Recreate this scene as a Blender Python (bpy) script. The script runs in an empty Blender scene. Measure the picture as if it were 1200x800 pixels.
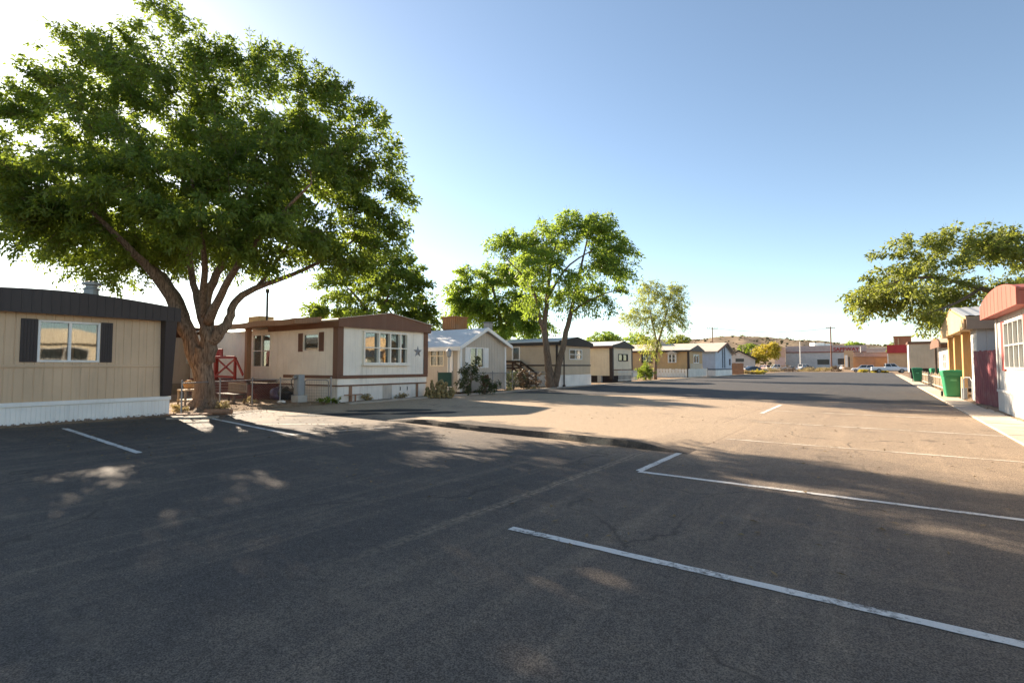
import bpy, math, random
import numpy as np
from mathutils import Vector, Matrix
random.seed(7)
S = bpy.context.scene
C = S.collection
PI = math.pi

# ------------------------------------------------------------------ camera frame
YAW = math.radians(35.598); PIT = math.radians(2.672); CAMZ = 1.6; FPX = 600.0
Fh = np.array([-math.sin(YAW), math.cos(YAW), 0.0]); Rr = np.array([math.cos(YAW), math.sin(YAW), 0.0])
U0 = np.array([0, 0, 1.0])
Fw = Fh*math.cos(PIT)+U0*math.sin(PIT); Up = U0*math.cos(PIT)-Fh*math.sin(PIT)
C0 = np.array([0, 0, CAMZ])
def ray(px, py): return Fw*FPX + Rr*(px-600) - Up*(py-400)
def W(px, py, D):
    """real place of something seen at px,py and measured D metres away along the view"""
    return C0 + ray(px, py)/FPX*D
def G(px, py, z=0.0):
    d = ray(px, py); return C0 + d*((z-CAMZ)/d[2])
def base(px, D, z=0.0):
    p = W(px, 428, D); return (float(p[0]), float(p[1]), z)

# ------------------------------------------------------------------ materials
MATS = {}
def newmat(name):
    m = bpy.data.materials.new(name); m.use_nodes = True
    nt = m.node_tree
    b = nt.nodes['Principled BSDF']
    return m, nt, b
def N(nt, typ, **kw):
    n = nt.nodes.new(typ)
    for k, v in kw.items():
        if k.startswith('_'): setattr(n, k[1:], v)
        else: n.inputs[k.replace('__', ' ')].default_value = v
    return n
def L(nt, a, b): nt.links.new(a, b)
def ramp(nt, fac, stops):
    r = nt.nodes.new('ShaderNodeValToRGB'); L(nt, fac, r.inputs[0])
    els = r.color_ramp.elements
    while len(els) < len(stops): els.new(0.5)
    for e, (p, c) in zip(els, stops):
        e.position = p; e.color = (c[0], c[1], c[2], 1) if not isinstance(c, (int, float)) else (c, c, c, 1)
    return r.outputs[0]
def mixc(nt, fac, a, b, mode='MIX'):
    m = nt.nodes.new('ShaderNodeMix'); m.data_type = 'RGBA'; m.blend_type = mode
    for s, v in ((m.inputs['Factor'], fac), (m.inputs['A'], a), (m.inputs['B'], b)):
        if hasattr(v, 'links'): L(nt, v, s)
        elif isinstance(v, (int, float)): s.default_value = v if s.type == 'VALUE' else (v, v, v, 1)
        else: s.default_value = (v[0], v[1], v[2], 1)
    return m.outputs['Result']
def math_(nt, op, a, b=0.0, clamp=False):
    m = nt.nodes.new('ShaderNodeMath'); m.operation = op; m.use_clamp = clamp
    for s, v in zip(m.inputs, (a, b)):
        if hasattr(v, 'links'): L(nt, v, s)
        else: s.default_value = v
    return m.outputs[0]
def posn(nt, scale=(1, 1, 1)):
    g = nt.nodes.new('ShaderNodeNewGeometry')
    mp = nt.nodes.new('ShaderNodeMapping'); mp.inputs['Scale'].default_value = scale
    L(nt, g.outputs['Position'], mp.inputs['Vector'])
    return mp.outputs[0]
def noise(nt, vec, scale, detail=3, rough=0.55):
    n = N(nt, 'ShaderNodeTexNoise', Scale=scale, Detail=detail, Roughness=rough)
    L(nt, vec, n.inputs['Vector']); return n.outputs['Fac']
def bump(nt, b, h, strength=0.3, dist=0.01):
    n = N(nt, 'ShaderNodeBump', Strength=strength, Distance=dist)
    L(nt, h, n.inputs['Height']); L(nt, n.outputs['Normal'], b.inputs['Normal'])

def paint(name, col, rough=0.55, dirt=0.35, dirtcol=(0.22, 0.17, 0.12), streak=True, spec=0.4, bumpy=0.12, metallic=0.0):
    """painted siding / board / metal: base colour with faded patches, thin vertical water streaks and dust"""
    if name in MATS: return MATS[name]
    m, nt, b = newmat(name)
    p1 = posn(nt, (1, 1, 1)); n1 = noise(nt, p1, 0.9, 5)
    n2 = noise(nt, posn(nt, (9, 9, 0.5)), 1.0, 4)
    n3 = noise(nt, p1, 26, 3)
    f1 = ramp(nt, n1, [(0.35, 0.0), (0.75, 1.0)])
    c = mixc(nt, f1, [x*0.88 for x in col], [min(1, x*1.07) for x in col])
    if streak:
        f2 = ramp(nt, n2, [(0.55, 0.0), (0.8, 1.0)])
        c = mixc(nt, math_(nt, 'MULTIPLY', f2, dirt*0.75), c, dirtcol)
    f3 = ramp(nt, n3, [(0.6, 0.0), (0.85, 1.0)])
    c = mixc(nt, math_(nt, 'MULTIPLY', f3, dirt*0.4), c, dirtcol)
    L(nt, c, b.inputs['Base Color'])
    rr = nt.nodes.new('ShaderNodeMapRange'); L(nt, n1, rr.inputs['Value'])
    rr.inputs['To Min'].default_value = max(0.05, rough-0.1); rr.inputs['To Max'].default_value = min(1, rough+0.12)
    L(nt, rr.outputs[0], b.inputs['Roughness'])
    b.inputs['Specular IOR Level'].default_value = spec; b.inputs['Metallic'].default_value = metallic
    if bumpy: bump(nt, b, n3, bumpy, 0.01)
    MATS[name] = m
    return m

def wood(name, col, col2, rough=0.8, axis=(12, 12, 0.8)):
    if name in MATS: return MATS[name]
    m, nt, b = newmat(name)
    n1 = noise(nt, posn(nt, axis), 2.0, 6, 0.65)
    c = mixc(nt, ramp(nt, n1, [(0.3, 0.0), (0.7, 1.0)]), col, col2)
    n2 = noise(nt, posn(nt), 1.3, 4)
    c = mixc(nt, math_(nt, 'MULTIPLY', ramp(nt, n2, [(0.5, 0.0), (0.8, 1.0)]), 0.4), c, (0.3, 0.25, 0.2))
    L(nt, c, b.inputs['Base Color']); b.inputs['Roughness'].default_value = rough
    b.inputs['Specular IOR Level'].default_value = 0.25
    bump(nt, b, n1, 0.3, 0.01); MATS[name] = m
    return m

def bark(name, c1, c2):
    m, nt, b = newmat(name)
    n1 = noise(nt, posn(nt, (11, 11, 1.6)), 2.2, 7, 0.6)
    n2 = noise(nt, posn(nt), 1.6, 4)
    c = mixc(nt, ramp(nt, n1, [(0.35, 0.0), (0.65, 1.0)]), c1, c2)
    c = mixc(nt, math_(nt, 'MULTIPLY', ramp(nt, n2, [(0.45, 0.0), (0.75, 1.0)]), 0.5), c, (0.16, 0.10, 0.06))
    L(nt, c, b.inputs['Base Color']); b.inputs['Roughness'].default_value = 0.9
    b.inputs['Specular IOR Level'].default_value = 0.2
    bump(nt, b, n1, 0.9, 0.04)
    return m

def leafmat(name, ca, cb, trans, tfac=0.45):
    m, nt, b = newmat(name)
    at = nt.nodes.new('ShaderNodeAttribute'); at.attribute_name = 'tint'
    c = mixc(nt, at.outputs['Fac'], ca, cb)
    L(nt, c, b.inputs['Base Color']); b.inputs['Roughness'].default_value = 0.5
    b.inputs['Specular IOR Level'].default_value = 0.35
    t = nt.nodes.new('ShaderNodeBsdfTranslucent')
    ct = mixc(nt, at.outputs['Fac'], [x*0.75 for x in trans], trans)
    L(nt, ct, t.inputs['Color'])
    mx = nt.nodes.new('ShaderNodeMixShader'); mx.inputs[0].default_value = tfac
    L(nt, b.outputs[0], mx.inputs[1]); L(nt, t.outputs[0], mx.inputs[2])
    L(nt, mx.outputs[0], nt.nodes['Material Output'].inputs['Surface'])
    return m

def glassmat():
    m, nt, b = newmat('window_glass')
    nt.nodes.remove(b)
    g = N(nt, 'ShaderNodeBsdfGlossy', Roughness=0.03)
    t = nt.nodes.new('ShaderNodeBsdfTransparent'); t.inputs[0].default_value = (0.8, 0.84, 0.83, 1)
    lw = N(nt, 'ShaderNodeLayerWeight', Blend=0.35)
    f = math_(nt, 'ADD', math_(nt, 'MULTIPLY', lw.outputs['Fresnel'], 0.8), 0.07, True)
    n1 = noise(nt, posn(nt), 1.2, 1)
    bp = N(nt, 'ShaderNodeBump', Strength=0.05, Distance=0.05); L(nt, n1, bp.inputs['Height'])
    L(nt, bp.outputs[0], g.inputs['Normal'])
    mx = nt.nodes.new('ShaderNodeMixShader'); L(nt, f, mx.inputs[0])
    L(nt, t.outputs[0], mx.inputs[1]); L(nt, g.outputs[0], mx.inputs[2])
    L(nt, mx.outputs[0], nt.nodes['Material Output'].inputs['Surface'])
    return m

def plain(name, col, rough=0.6, metallic=0.0, spec=0.4, var=0.12):
    if name in MATS: return MATS[name]
    m, nt, b = newmat(name)
    n1 = noise(nt, posn(nt), 5.0, 4)
    c = mixc(nt, n1, [x*(1-var) for x in col], [min(1, x*(1+var)) for x in col])
    L(nt, c, b.inputs['Base Color']); b.inputs['Roughness'].default_value = rough
    b.inputs['Metallic'].default_value = metallic; b.inputs['Specular IOR Level'].default_value = spec
    MATS[name] = m
    return m

GLASS = glassmat()
WHITE = paint('white_paint', (0.86, 0.83, 0.77), 0.5, 0.25)
WHITE_DIRTY = paint('weathered_white_paint', (0.80, 0.75, 0.67), 0.65, 0.8, (0.30, 0.22, 0.15))
TAN = paint('tan_siding_paint', (0.64, 0.455, 0.29), 0.55, 0.35)
CREAM = paint('cream_siding_paint', (0.78, 0.66, 0.48), 0.6, 0.4)
CREAM_N = paint('pale_cream_siding_paint', (0.90, 0.83, 0.71), 0.6, 0.35)
BROWN = paint('brown_trim_paint', (0.17, 0.082, 0.048), 0.6, 0.45, (0.32, 0.22, 0.16))
DBROWN = paint('dark_brown_metal_paint', (0.036, 0.026, 0.025), 0.5, 0.15, (0.12, 0.09, 0.08))
GREIGE = paint('grey_beige_siding_paint', (0.53, 0.455, 0.365), 0.6, 0.25)
BEIGE = paint('beige_siding_paint', (0.58, 0.465, 0.33), 0.6, 0.25)
ROOFWHITE = paint('white_roof_coating', (0.70, 0.69, 0.67), 0.6, 0.4)
ROOFTAN = paint('pale_tan_roof_coating', (0.58, 0.50, 0.40), 0.75, 0.4)
ROOFDARK = paint('dark_shingle_paint', (0.055, 0.05, 0.045), 0.85, 0.3)
TANWOOD = paint('warm_tan_siding_paint', (0.55, 0.36, 0.18), 0.65, 0.3)
BLUEWHITE = paint('pale_blue_siding_paint', (0.52, 0.58, 0.66), 0.6, 0.25)
REDROOF = paint('faded_red_roof_paint', (0.36, 0.095, 0.065), 0.6, 0.35, (0.4, 0.25, 0.2))
REDTRIM = paint('red_trim_paint', (0.28, 0.05, 0.04), 0.6, 0.3)
MAROON = wood('maroon_fence_wood', (0.15, 0.035, 0.045), (0.23, 0.075, 0.08))
STEPRED = wood('maroon_step_wood', (0.12, 0.03, 0.025), (0.17, 0.05, 0.04), axis=(2, 9, 9))
RAILRED = plain('bright_red_paint', (0.30, 0.025, 0.016), 0.55)
POSTTAN = wood('orange_tan_post_wood', (0.42, 0.23, 0.08), (0.52, 0.31, 0.13))
POSTBROWN = wood('brown_post_wood', (0.24, 0.13, 0.075), (0.36, 0.21, 0.13))
GREYWOOD = wood('weathered_grey_wood', (0.22, 0.18, 0.14), (0.34, 0.29, 0.23))
DARKWOOD = wood('dark_stain_wood', (0.035, 0.022, 0.016), (0.07, 0.045, 0.03))
FENCEWOOD = wood('reddish_fence_wood', (0.32, 0.16, 0.09), (0.42, 0.23, 0.13))
STEEL = plain('galvanised_steel', (0.30, 0.29, 0.28), 0.55, 0.7)
GREYMETAL = plain('grey_meter_metal', (0.30, 0.32, 0.33), 0.5, 0.3)
ROOFMETAL = plain('bare_corrugated_metal', (0.62, 0.63, 0.66), 0.38, 0.6)
BLACK = plain('black_paint', (0.02, 0.02, 0.02), 0.5)
DARKIN = plain('dark_lattice_paint', (0.035, 0.022, 0.02), 0.8)
RUBBER = plain('tyre_rubber', (0.02, 0.02, 0.02), 0.85)
CONC = None
GREENBIN = plain('green_bin_plastic', (0.028, 0.22, 0.095), 0.42, 0, 0.45, 0.1)
GREENBIN_D = plain('darker_green_bin_plastic', (0.012, 0.15, 0.07), 0.45, 0, 0.45, 0.1)
CURT = plain('pale_curtain_cloth', (0.62, 0.57, 0.48), 0.9)
CURT_W = plain('white_curtain_cloth', (0.78, 0.75, 0.70), 0.9)
CURT_D = plain('dark_curtain_cloth', (0.10, 0.085, 0.075), 0.9)
CURT_B = plain('blue_grey_curtain_cloth', (0.26, 0.30, 0.36), 0.9)
BRICK = paint('orange_brick', (0.36, 0.16, 0.09), 0.85, 0.3)
STUCCO = paint('pale_stucco', (0.50, 0.42, 0.36), 0.85, 0.2)
STUCCO2 = paint('tan_stucco', (0.52, 0.36, 0.22), 0.85, 0.2)

def concrete(name, col, joints=0):
    m, nt, b = newmat(name)
    n1 = noise(nt, posn(nt), 1.1, 6, 0.6); n2 = noise(nt, posn(nt), 40, 3); n3 = noise(nt, posn(nt), 6, 5)
    c = mixc(nt, ramp(nt, n1, [(0.3, 0.0), (0.75, 1.0)]), [x*0.78 for x in col], [x*1.1 for x in col])
    c = mixc(nt, math_(nt, 'MULTIPLY', ramp(nt, n3, [(0.58, 0.0), (0.8, 1.0)]), 0.45), c, (0.2, 0.15, 0.1))
    c = mixc(nt, 0.25, c, n2, 'OVERLAY')
    L(nt, c, b.inputs['Base Color']); b.inputs['Roughness'].default_value = 0.9
    b.inputs['Specular IOR Level'].default_value = 0.2
    bump(nt, b, n2, 0.3, 0.006)
    return m
CONC = concrete('concrete', (0.40, 0.345, 0.28))
CONC2 = concrete('pale_concrete_block', (0.48, 0.45, 0.40))

def dirtmat():
    m, nt, b = newmat('dry_dirt')
    p = posn(nt)
    n1 = noise(nt, p, 0.35, 6, 0.6); n2 = noise(nt, p, 7, 6, 0.65); n3 = noise(nt, p, 60, 3); n4 = noise(nt, p, 2.2, 5, 0.7)
    c = mixc(nt, ramp(nt, n1, [(0.3, 0.0), (0.7, 1.0)]), (0.20, 0.125, 0.08), (0.36, 0.27, 0.18))
    c = mixc(nt, math_(nt, 'MULTIPLY', ramp(nt, n2, [(0.5, 0.0), (0.7, 1.0)]), 0.55), c, (0.11, 0.065, 0.04))
    c = mixc(nt, math_(nt, 'MULTIPLY', ramp(nt, n4, [(0.58, 0.0), (0.75, 1.0)]), 0.5), c, (0.34, 0.28, 0.17))
    c = mixc(nt, 0.5, c, n3, 'OVERLAY')
    L(nt, c, b.inputs['Base Color']); b.inputs['Roughness'].default_value = 0.95
    b.inputs['Specular IOR Level'].default_value = 0.1
    bump(nt, b, math_(nt, 'ADD', n2, math_(nt, 'MULTIPLY', n3, 0.3)), 0.8, 0.05)
    return m
DIRT = dirtmat()

def asphalt(name, dark, dusty, y0, y1, crack=True, seam=None):
    """old asphalt; dust and wear grow between y0 and y1 along the road (the driven, unsealed part)"""
    m, nt, b = newmat(name)
    g = nt.nodes.new('ShaderNodeNewGeometry'); sp = nt.nodes.new('ShaderNodeSeparateXYZ'); L(nt, g.outputs['Position'], sp.inputs[0])
    p = posn(nt)
    n0 = noise(nt, p, 0.28, 5, 0.6); n1 = noise(nt, p, 1.3, 6, 0.65); n2 = noise(nt, p, 110, 2, 0.6); n3 = noise(nt, p, 14, 4, 0.7)
    st = noise(nt, posn(nt, (3.0, 0.12, 1)), 1.0, 5, 0.6)
    yy = math_(nt, 'ADD', sp.outputs['Y'], math_(nt, 'MULTIPLY', math_(nt, 'SUBTRACT', n0, 0.5), 9.0))
    mr = nt.nodes.new('ShaderNodeMapRange'); mr.interpolation_type = 'SMOOTHSTEP'
    L(nt, yy, mr.inputs['Value']); mr.inputs['From Min'].default_value = y0; mr.inputs['From Max'].default_value = y1
    f = mr.outputs[0]
    if seam is not None:   # the stalls collect less dust than the open lane
        mr3 = nt.nodes.new('ShaderNodeMapRange'); mr3.interpolation_type = 'SMOOTHSTEP'; L(nt, math_(nt, 'ADD', sp.outputs['X'], math_(nt, 'MULTIPLY', n1, 2.0)), mr3.inputs['Value'])
        mr3.inputs['From Min'].default_value = seam; mr3.inputs['From Max'].default_value = seam+3.0; mr3.inputs['To Min'].default_value = 1.0; mr3.inputs['To Max'].default_value = 0.62
        f = math_(nt, 'MULTIPLY', f, mr3.outputs[0])
    # a little dust everywhere in soft patches and wheel tracks
    pat = math_(nt, 'MULTIPLY', ramp(nt, n1, [(0.48, 0.0), (0.78, 1.0)]), 0.17)
    trk = math_(nt, 'MULTIPLY', ramp(nt, st, [(0.52, 0.0), (0.8, 1.0)]), 0.28)
    f = math_(nt, 'ADD', f, math_(nt, 'ADD', pat, trk), True)
    if seam is not None:   # stalls right of the seam are older and browner than the sealed lane
        mr2 = nt.nodes.new('ShaderNodeMapRange'); mr2.interpolation_type = 'SMOOTHSTEP'
        L(nt, math_(nt, 'ADD', sp.outputs['X'], math_(nt, 'MULTIPLY', n1, 0.8)), mr2.inputs['Value'])
        mr2.inputs['From Min'].default_value = seam-0.1; mr2.inputs['From Max'].default_value = seam+1.4; mr2.inputs['To Max'].default_value = 0.12
        f = math_(nt, 'ADD', f, mr2.outputs[0], True)
    c = mixc(nt, f, dark, dusty)
    # tar-dark patches
    c = mixc(nt, math_(nt, 'MULTIPLY', ramp(nt, n0, [(0.30, 1.0), (0.42, 0.0)]), 0.35), c, [x*0.5 for x in dark])
    sk = ramp(nt, n2, [(0.36, 0.42), (0.5, 1.0), (0.68, 1.75)])
    c = mixc(nt, 1.0, c, sk, 'MULTIPLY')
    sk2 = ramp(nt, n3, [(0.3, 0.80), (0.7, 1.18)])
    c = mixc(nt, 1.0, c, sk2, 'MULTIPLY')
    if crack:
        v = N(nt, 'ShaderNodeTexVoronoi', Scale=0.22, _feature='DISTANCE_TO_EDGE')
        wv = nt.nodes.new('ShaderNodeVectorMath'); wv.operation = 'ADD'
        nz = N(nt, 'ShaderNodeTexNoise', Scale=0.9, Detail=5); L(nt, p, nz.inputs['Vector'])
        sc = nt.nodes.new('ShaderNodeVectorMath'); sc.operation = 'SCALE'; sc.inputs['Scale'].default_value = 1.5
        L(nt, nz.outputs['Color'], sc.inputs[0]); L(nt, p, wv.inputs[0]); L(nt, sc.outputs[0], wv.inputs[1])
        L(nt, wv.outputs[0], v.inputs['Vector'])
        ck = ramp(nt, v.outputs['Distance'], [(0.0, 1.0), (0.009, 0.0)])
        ck = math_(nt, 'MULTIPLY', ck, ramp(nt, n1, [(0.42, 0.0), (0.55, 0.6)]))
        c = mixc(nt, ck, c, [x*0.35 for x in dark])
    if seam is not None:
        xs = math_(nt, 'ADD', sp.outputs['X'], math_(nt, 'MULTIPLY', math_(nt, 'SUBTRACT', n1, 0.5), 0.16))
        d = math_(nt, 'ABSOLUTE', math_(nt, 'SUBTRACT', xs, seam))
        fy = nt.nodes.new('ShaderNodeMapRange'); L(nt, sp.outputs['Y'], fy.inputs['Value']); fy.inputs['From Min'].default_value = 2.2; fy.inputs['From Max'].default_value = 4.2
        s1 = math_(nt, 'MULTIPLY', ramp(nt, d, [(0.0, 1.0), (0.10, 0.0)]), fy.outputs[0])
        c = mixc(nt, math_(nt, 'MULTIPLY', s1, math_(nt, 'MULTIPLY', ramp(nt, n3, [(0.35, 0.0), (0.6, 1.0)]), 0.7)), c, [x*1.1 for x in dusty])
        s2 = math_(nt, 'MULTIPLY', ramp(nt, d, [(0.0, 1.0), (0.02, 0.0)]), fy.outputs[0])
        c = mixc(nt, math_(nt, 'MULTIPLY', s2, 0.75), c, [x*0.4 for x in dark])
    vs1 = N(nt, 'ShaderNodeTexVoronoi', Scale=1.7, Randomness=1.0); L(nt, p, vs1.inputs['Vector'])
    rr1 = math_(nt, 'ADD', vs1.outputs['Distance'], math_(nt, 'MULTIPLY', math_(nt, 'SUBTRACT', n3, 0.5), 0.10))
    oil = math_(nt, 'MULTIPLY', ramp(nt, rr1, [(0.03, 1.0), (0.10, 0.0)]), ramp(nt, n1, [(0.50, 0.0), (0.58, 0.65)]))
    c = mixc(nt, oil, c, [x*0.35 for x in dark])
    st2 = noise(nt, posn(nt, (0.55, 1.6, 1)), 1.0, 8, 0.72)
    c = mixc(nt, math_(nt, 'MULTIPLY', ramp(nt, st2, [(0.56, 0.0), (0.66, 1.0)]), 0.13), c, dusty)
    chip = ramp(nt, noise(nt, p, 34, 2, 0.5), [(0.70, 0.0), (0.76, 0.5)])
    c = mixc(nt, chip, c, [min(1, x*1.1) for x in dusty])
    L(nt, c, b.inputs['Base Color'])
    b.inputs['Roughness'].default_value = 0.85; b.inputs['Specular IOR Level'].default_value = 0.3
    bump(nt, b, math_(nt, 'ADD', n2, math_(nt, 'MULTIPLY', n3, 0.6)), 0.55, 0.012)
    return m
ASPH = asphalt('worn_asphalt', (0.084, 0.070, 0.060), (0.39, 0.29, 0.195), 7.5, 13.0, True, -3.58)
ASPH2 = asphalt('newer_dark_asphalt', (0.062, 0.058, 0.057), (0.15, 0.125, 0.10), 120, 300, False)
ASPH3 = asphalt('overlay_asphalt', (0.07, 0.055, 0.045), (0.39, 0.29, 0.195), 10.0, 10.7, False)

def linepaint(name, wear, col=(0.66, 0.63, 0.58), under=(0.10, 0.085, 0.07)):
    m, nt, b = newmat(name)
    n1 = noise(nt, posn(nt), 22, 6, 0.75); n2 = noise(nt, posn(nt), 2.0, 4)
    f = math_(nt, 'ADD', n1, math_(nt, 'MULTIPLY', math_(nt, 'SUBTRACT', n2, 0.5), 0.7))
    fr = ramp(nt, f, [(wear-0.08, 1.0), (wear+0.10, 0.0)])
    c = mixc(nt, fr, col, under)
    n3 = noise(nt, posn(nt), 110, 2)
    c = mixc(nt, 0.35, c, n3, 'OVERLAY')
    L(nt, c, b.inputs['Base Color']); b.inputs['Roughness'].default_value = 0.8
    bump(nt, b, n3, 0.4, 0.01)
    return m
LINE = linepaint('road_line_paint', 0.37)
LINE_W = linepaint('worn_road_line_paint', 0.50, (0.66, 0.59, 0.49), (0.36, 0.28, 0.20))

# ------------------------------------------------------------------ mesh builder
ORG = {}
class MB:
    def __init__(s): s.v = []; s.f = []
    def add(s, vs, fs):
        o = len(s.v); s.v += [tuple(map(float, q)) for q in vs]; s.f += [tuple(i+o for i in f) for f in fs]; return s
    def box(s, x0, x1, y0, y1, z0, z1):
        if x0 > x1: x0, x1 = x1, x0
        if y0 > y1: y0, y1 = y1, y0
        return s.add([(x0,y0,z0),(x1,y0,z0),(x1,y1,z0),(x0,y1,z0),(x0,y0,z1),(x1,y0,z1),(x1,y1,z1),(x0,y1,z1)],
              [(0,3,2,1),(4,5,6,7),(0,1,5,4),(1,2,6,5),(2,3,7,6),(3,0,4,7)])
    def beam(s, a, b, w, h, up=(0,0,1)):
        a = Vector(a); b = Vector(b); d = (b-a).normalized(); u = Vector(up)
        r = d.cross(u)
        if r.length < 1e-4: r = d.cross(Vector((1,0,0)))
        r.normalize(); u = r.cross(d).normalized()
        vs = []
        for p in (a, b):
            for (i, j) in ((-1,-1),(1,-1),(1,1),(-1,1)): vs.append(p + r*(i*w/2) + u*(j*h/2))
        return s.add(vs, [(0,1,2,3),(7,6,5,4),(0,4,5,1),(1,5,6,2),(2,6,7,3),(3,7,4,0)])
    def tube(s, pts, rad, n=8, cap=True):
        pts = [Vector(p) for p in pts]
        if not hasattr(rad, '__len__'): rad = [rad]*len(pts)
        rings = []; pr = None
        for i, p in enumerate(pts):
            d = (pts[min(i+1, len(pts)-1)] - pts[max(i-1, 0)])
            d = d.normalized() if d.length > 1e-9 else Vector((0,0,1))
            if pr is None:
                r = d.cross(Vector((0,0,1)))
                if r.length < 0.05: r = d.cross(Vector((1,0,0)))
            else: r = pr - d*pr.dot(d)
            r.normalize(); pr = r; u = r.cross(d)
            rings.append([p + (r*math.cos(2*PI*k/n) + u*math.sin(2*PI*k/n))*rad[i] for k in range(n)])
        o = []; [o.extend(q) for q in rings]
        fs = []
        for i in range(len(rings)-1):
            for k in range(n):
                k2 = (k+1) % n; fs.append((i*n+k, i*n+k2, (i+1)*n+k2, (i+1)*n+k))
        if cap: fs += [tuple(range(n-1,-1,-1)), tuple((len(rings)-1)*n+k for k in range(n))]
        return s.add(o, fs)
    def lathe(s, prof, c=(0,0,0), n=16):
        vs = []; fs = []
        for r, z in prof:
            for k in range(n): vs.append((c[0]+r*math.cos(2*PI*k/n), c[1]+r*math.sin(2*PI*k/n), c[2]+z))
        for i in range(len(prof)-1):
            for k in range(n):
                k2 = (k+1) % n; fs.append((i*n+k, i*n+k2, (i+1)*n+k2, (i+1)*n+k))
        fs += [tuple(range(n-1,-1,-1)), tuple((len(prof)-1)*n+k for k in range(n))]
        return s.add(vs, fs)
    def prism(s, poly, axis, a0, a1):
        """poly of (u,z) extruded along axis 'x' (u=y) or 'y' (u=x)"""
        n = len(poly); f = (lambda u, z, a: (a, u, z)) if axis == 'x' else (lambda u, z, a: (u, a, z))
        vs = [f(u, z, a0) for u, z in poly] + [f(u, z, a1) for u, z in poly]
        fs = [tuple(range(n)), tuple(range(2*n-1, n-1, -1))]
        for i in range(n):
            j = (i+1) % n; fs.append((i, i+n, j+n, j))
        return s.add(vs, fs)
    def slab(s, poly, z0, z1):
        n = len(poly)
        vs = [(x, y, z0) for x, y in poly] + [(x, y, z1) for x, y in poly]
        fs = [tuple(range(n-1,-1,-1)), tuple(range(n, 2*n))]
        for i in range(n):
            j = (i+1) % n; fs.append((i, j, j+n, i+n))
        return s.add(vs, fs)
    def sheet(s, poly, z):
        return s.add([(x, y, z) for x, y in poly], [tuple(range(len(poly)))])
    def ball(s, c, r, sz=(1,1,1), n=8, m=6, jit=0.0, rng=random):
        vs = [(c[0], c[1], c[2]-r*sz[2])]; fs = []
        for i in range(1, m):
            t = -PI/2 + PI*i/m
            for k in range(n):
                q = 1+rng.uniform(-jit, jit)
                vs.append((c[0]+r*sz[0]*math.cos(t)*math.cos(2*PI*k/n)*q, c[1]+r*sz[1]*math.cos(t)*math.sin(2*PI*k/n)*q, c[2]+r*sz[2]*math.sin(t)*q))
        vs.append((c[0], c[1], c[2]+r*sz[2])); top = len(vs)-1
        for k in range(n): fs.append((0, 1+(k+1)%n, 1+k)); fs.append((top, top-n+k, top-n+(k+1)%n))
        for i in range(m-2):
            for k in range(n):
                a = 1+i*n+k; b_ = 1+i*n+(k+1)%n; fs.append((a, b_, b_+n, a+n))
        return s.add(vs, fs)
    def build(s, name, mat, parent=None, smooth=False, bevel=0.0, loc=None):
        me = bpy.data.meshes.new(name)
        org = ORG.get(parent, Vector((0,0,0))) if parent is not None else Vector(loc or (0,0,0))
        me.from_pydata([(v[0]-org[0], v[1]-org[1], v[2]-org[2]) for v in s.v], [], s.f)
        me.materials.append(mat)
        if smooth: me.polygons.foreach_set('use_smooth', [True]*len(me.polygons))
        me.update()
        o = bpy.data.objects.new(name, me); C.objects.link(o)
        if parent is not None: o.parent = parent
        else: o.location = org
        ORG[o] = Vector(org)
        if bevel:
            b = o.modifiers.new('bevel', 'BEVEL'); b.width = bevel; b.segments = 1; b.limit_method = 'ANGLE'
        return o

def thing(name, label, cat, loc, group=None):
    o = bpy.data.objects.new(name, None); C.objects.link(o); o.location = loc; o.empty_display_size = 0.3
    o['label'] = label; o['category'] = cat
    if group: o['group'] = group
    ORG[o] = Vector(loc)
    return o
def tag(o, label, cat, group=None):
    o['label'] = label; o['category'] = cat
    if group: o['group'] = group
    return o
def struct(o, kind='structure'): o['kind'] = kind; return o
def dup(root, loc, label, rotz=0.0, scale=1.0, group=None):
    r = root.copy(); C.objects.link(r); r.location = loc; r.rotation_euler = (0,0,rotz); r.scale = (scale,)*3
    r['label'] = label
    if group: r['group'] = group
    for ch in root.children:
        c = ch.copy(); C.objects.link(c); c.parent = r
        for g in ch.children:
            d = g.copy(); C.objects.link(d); d.parent = c
    return r

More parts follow.
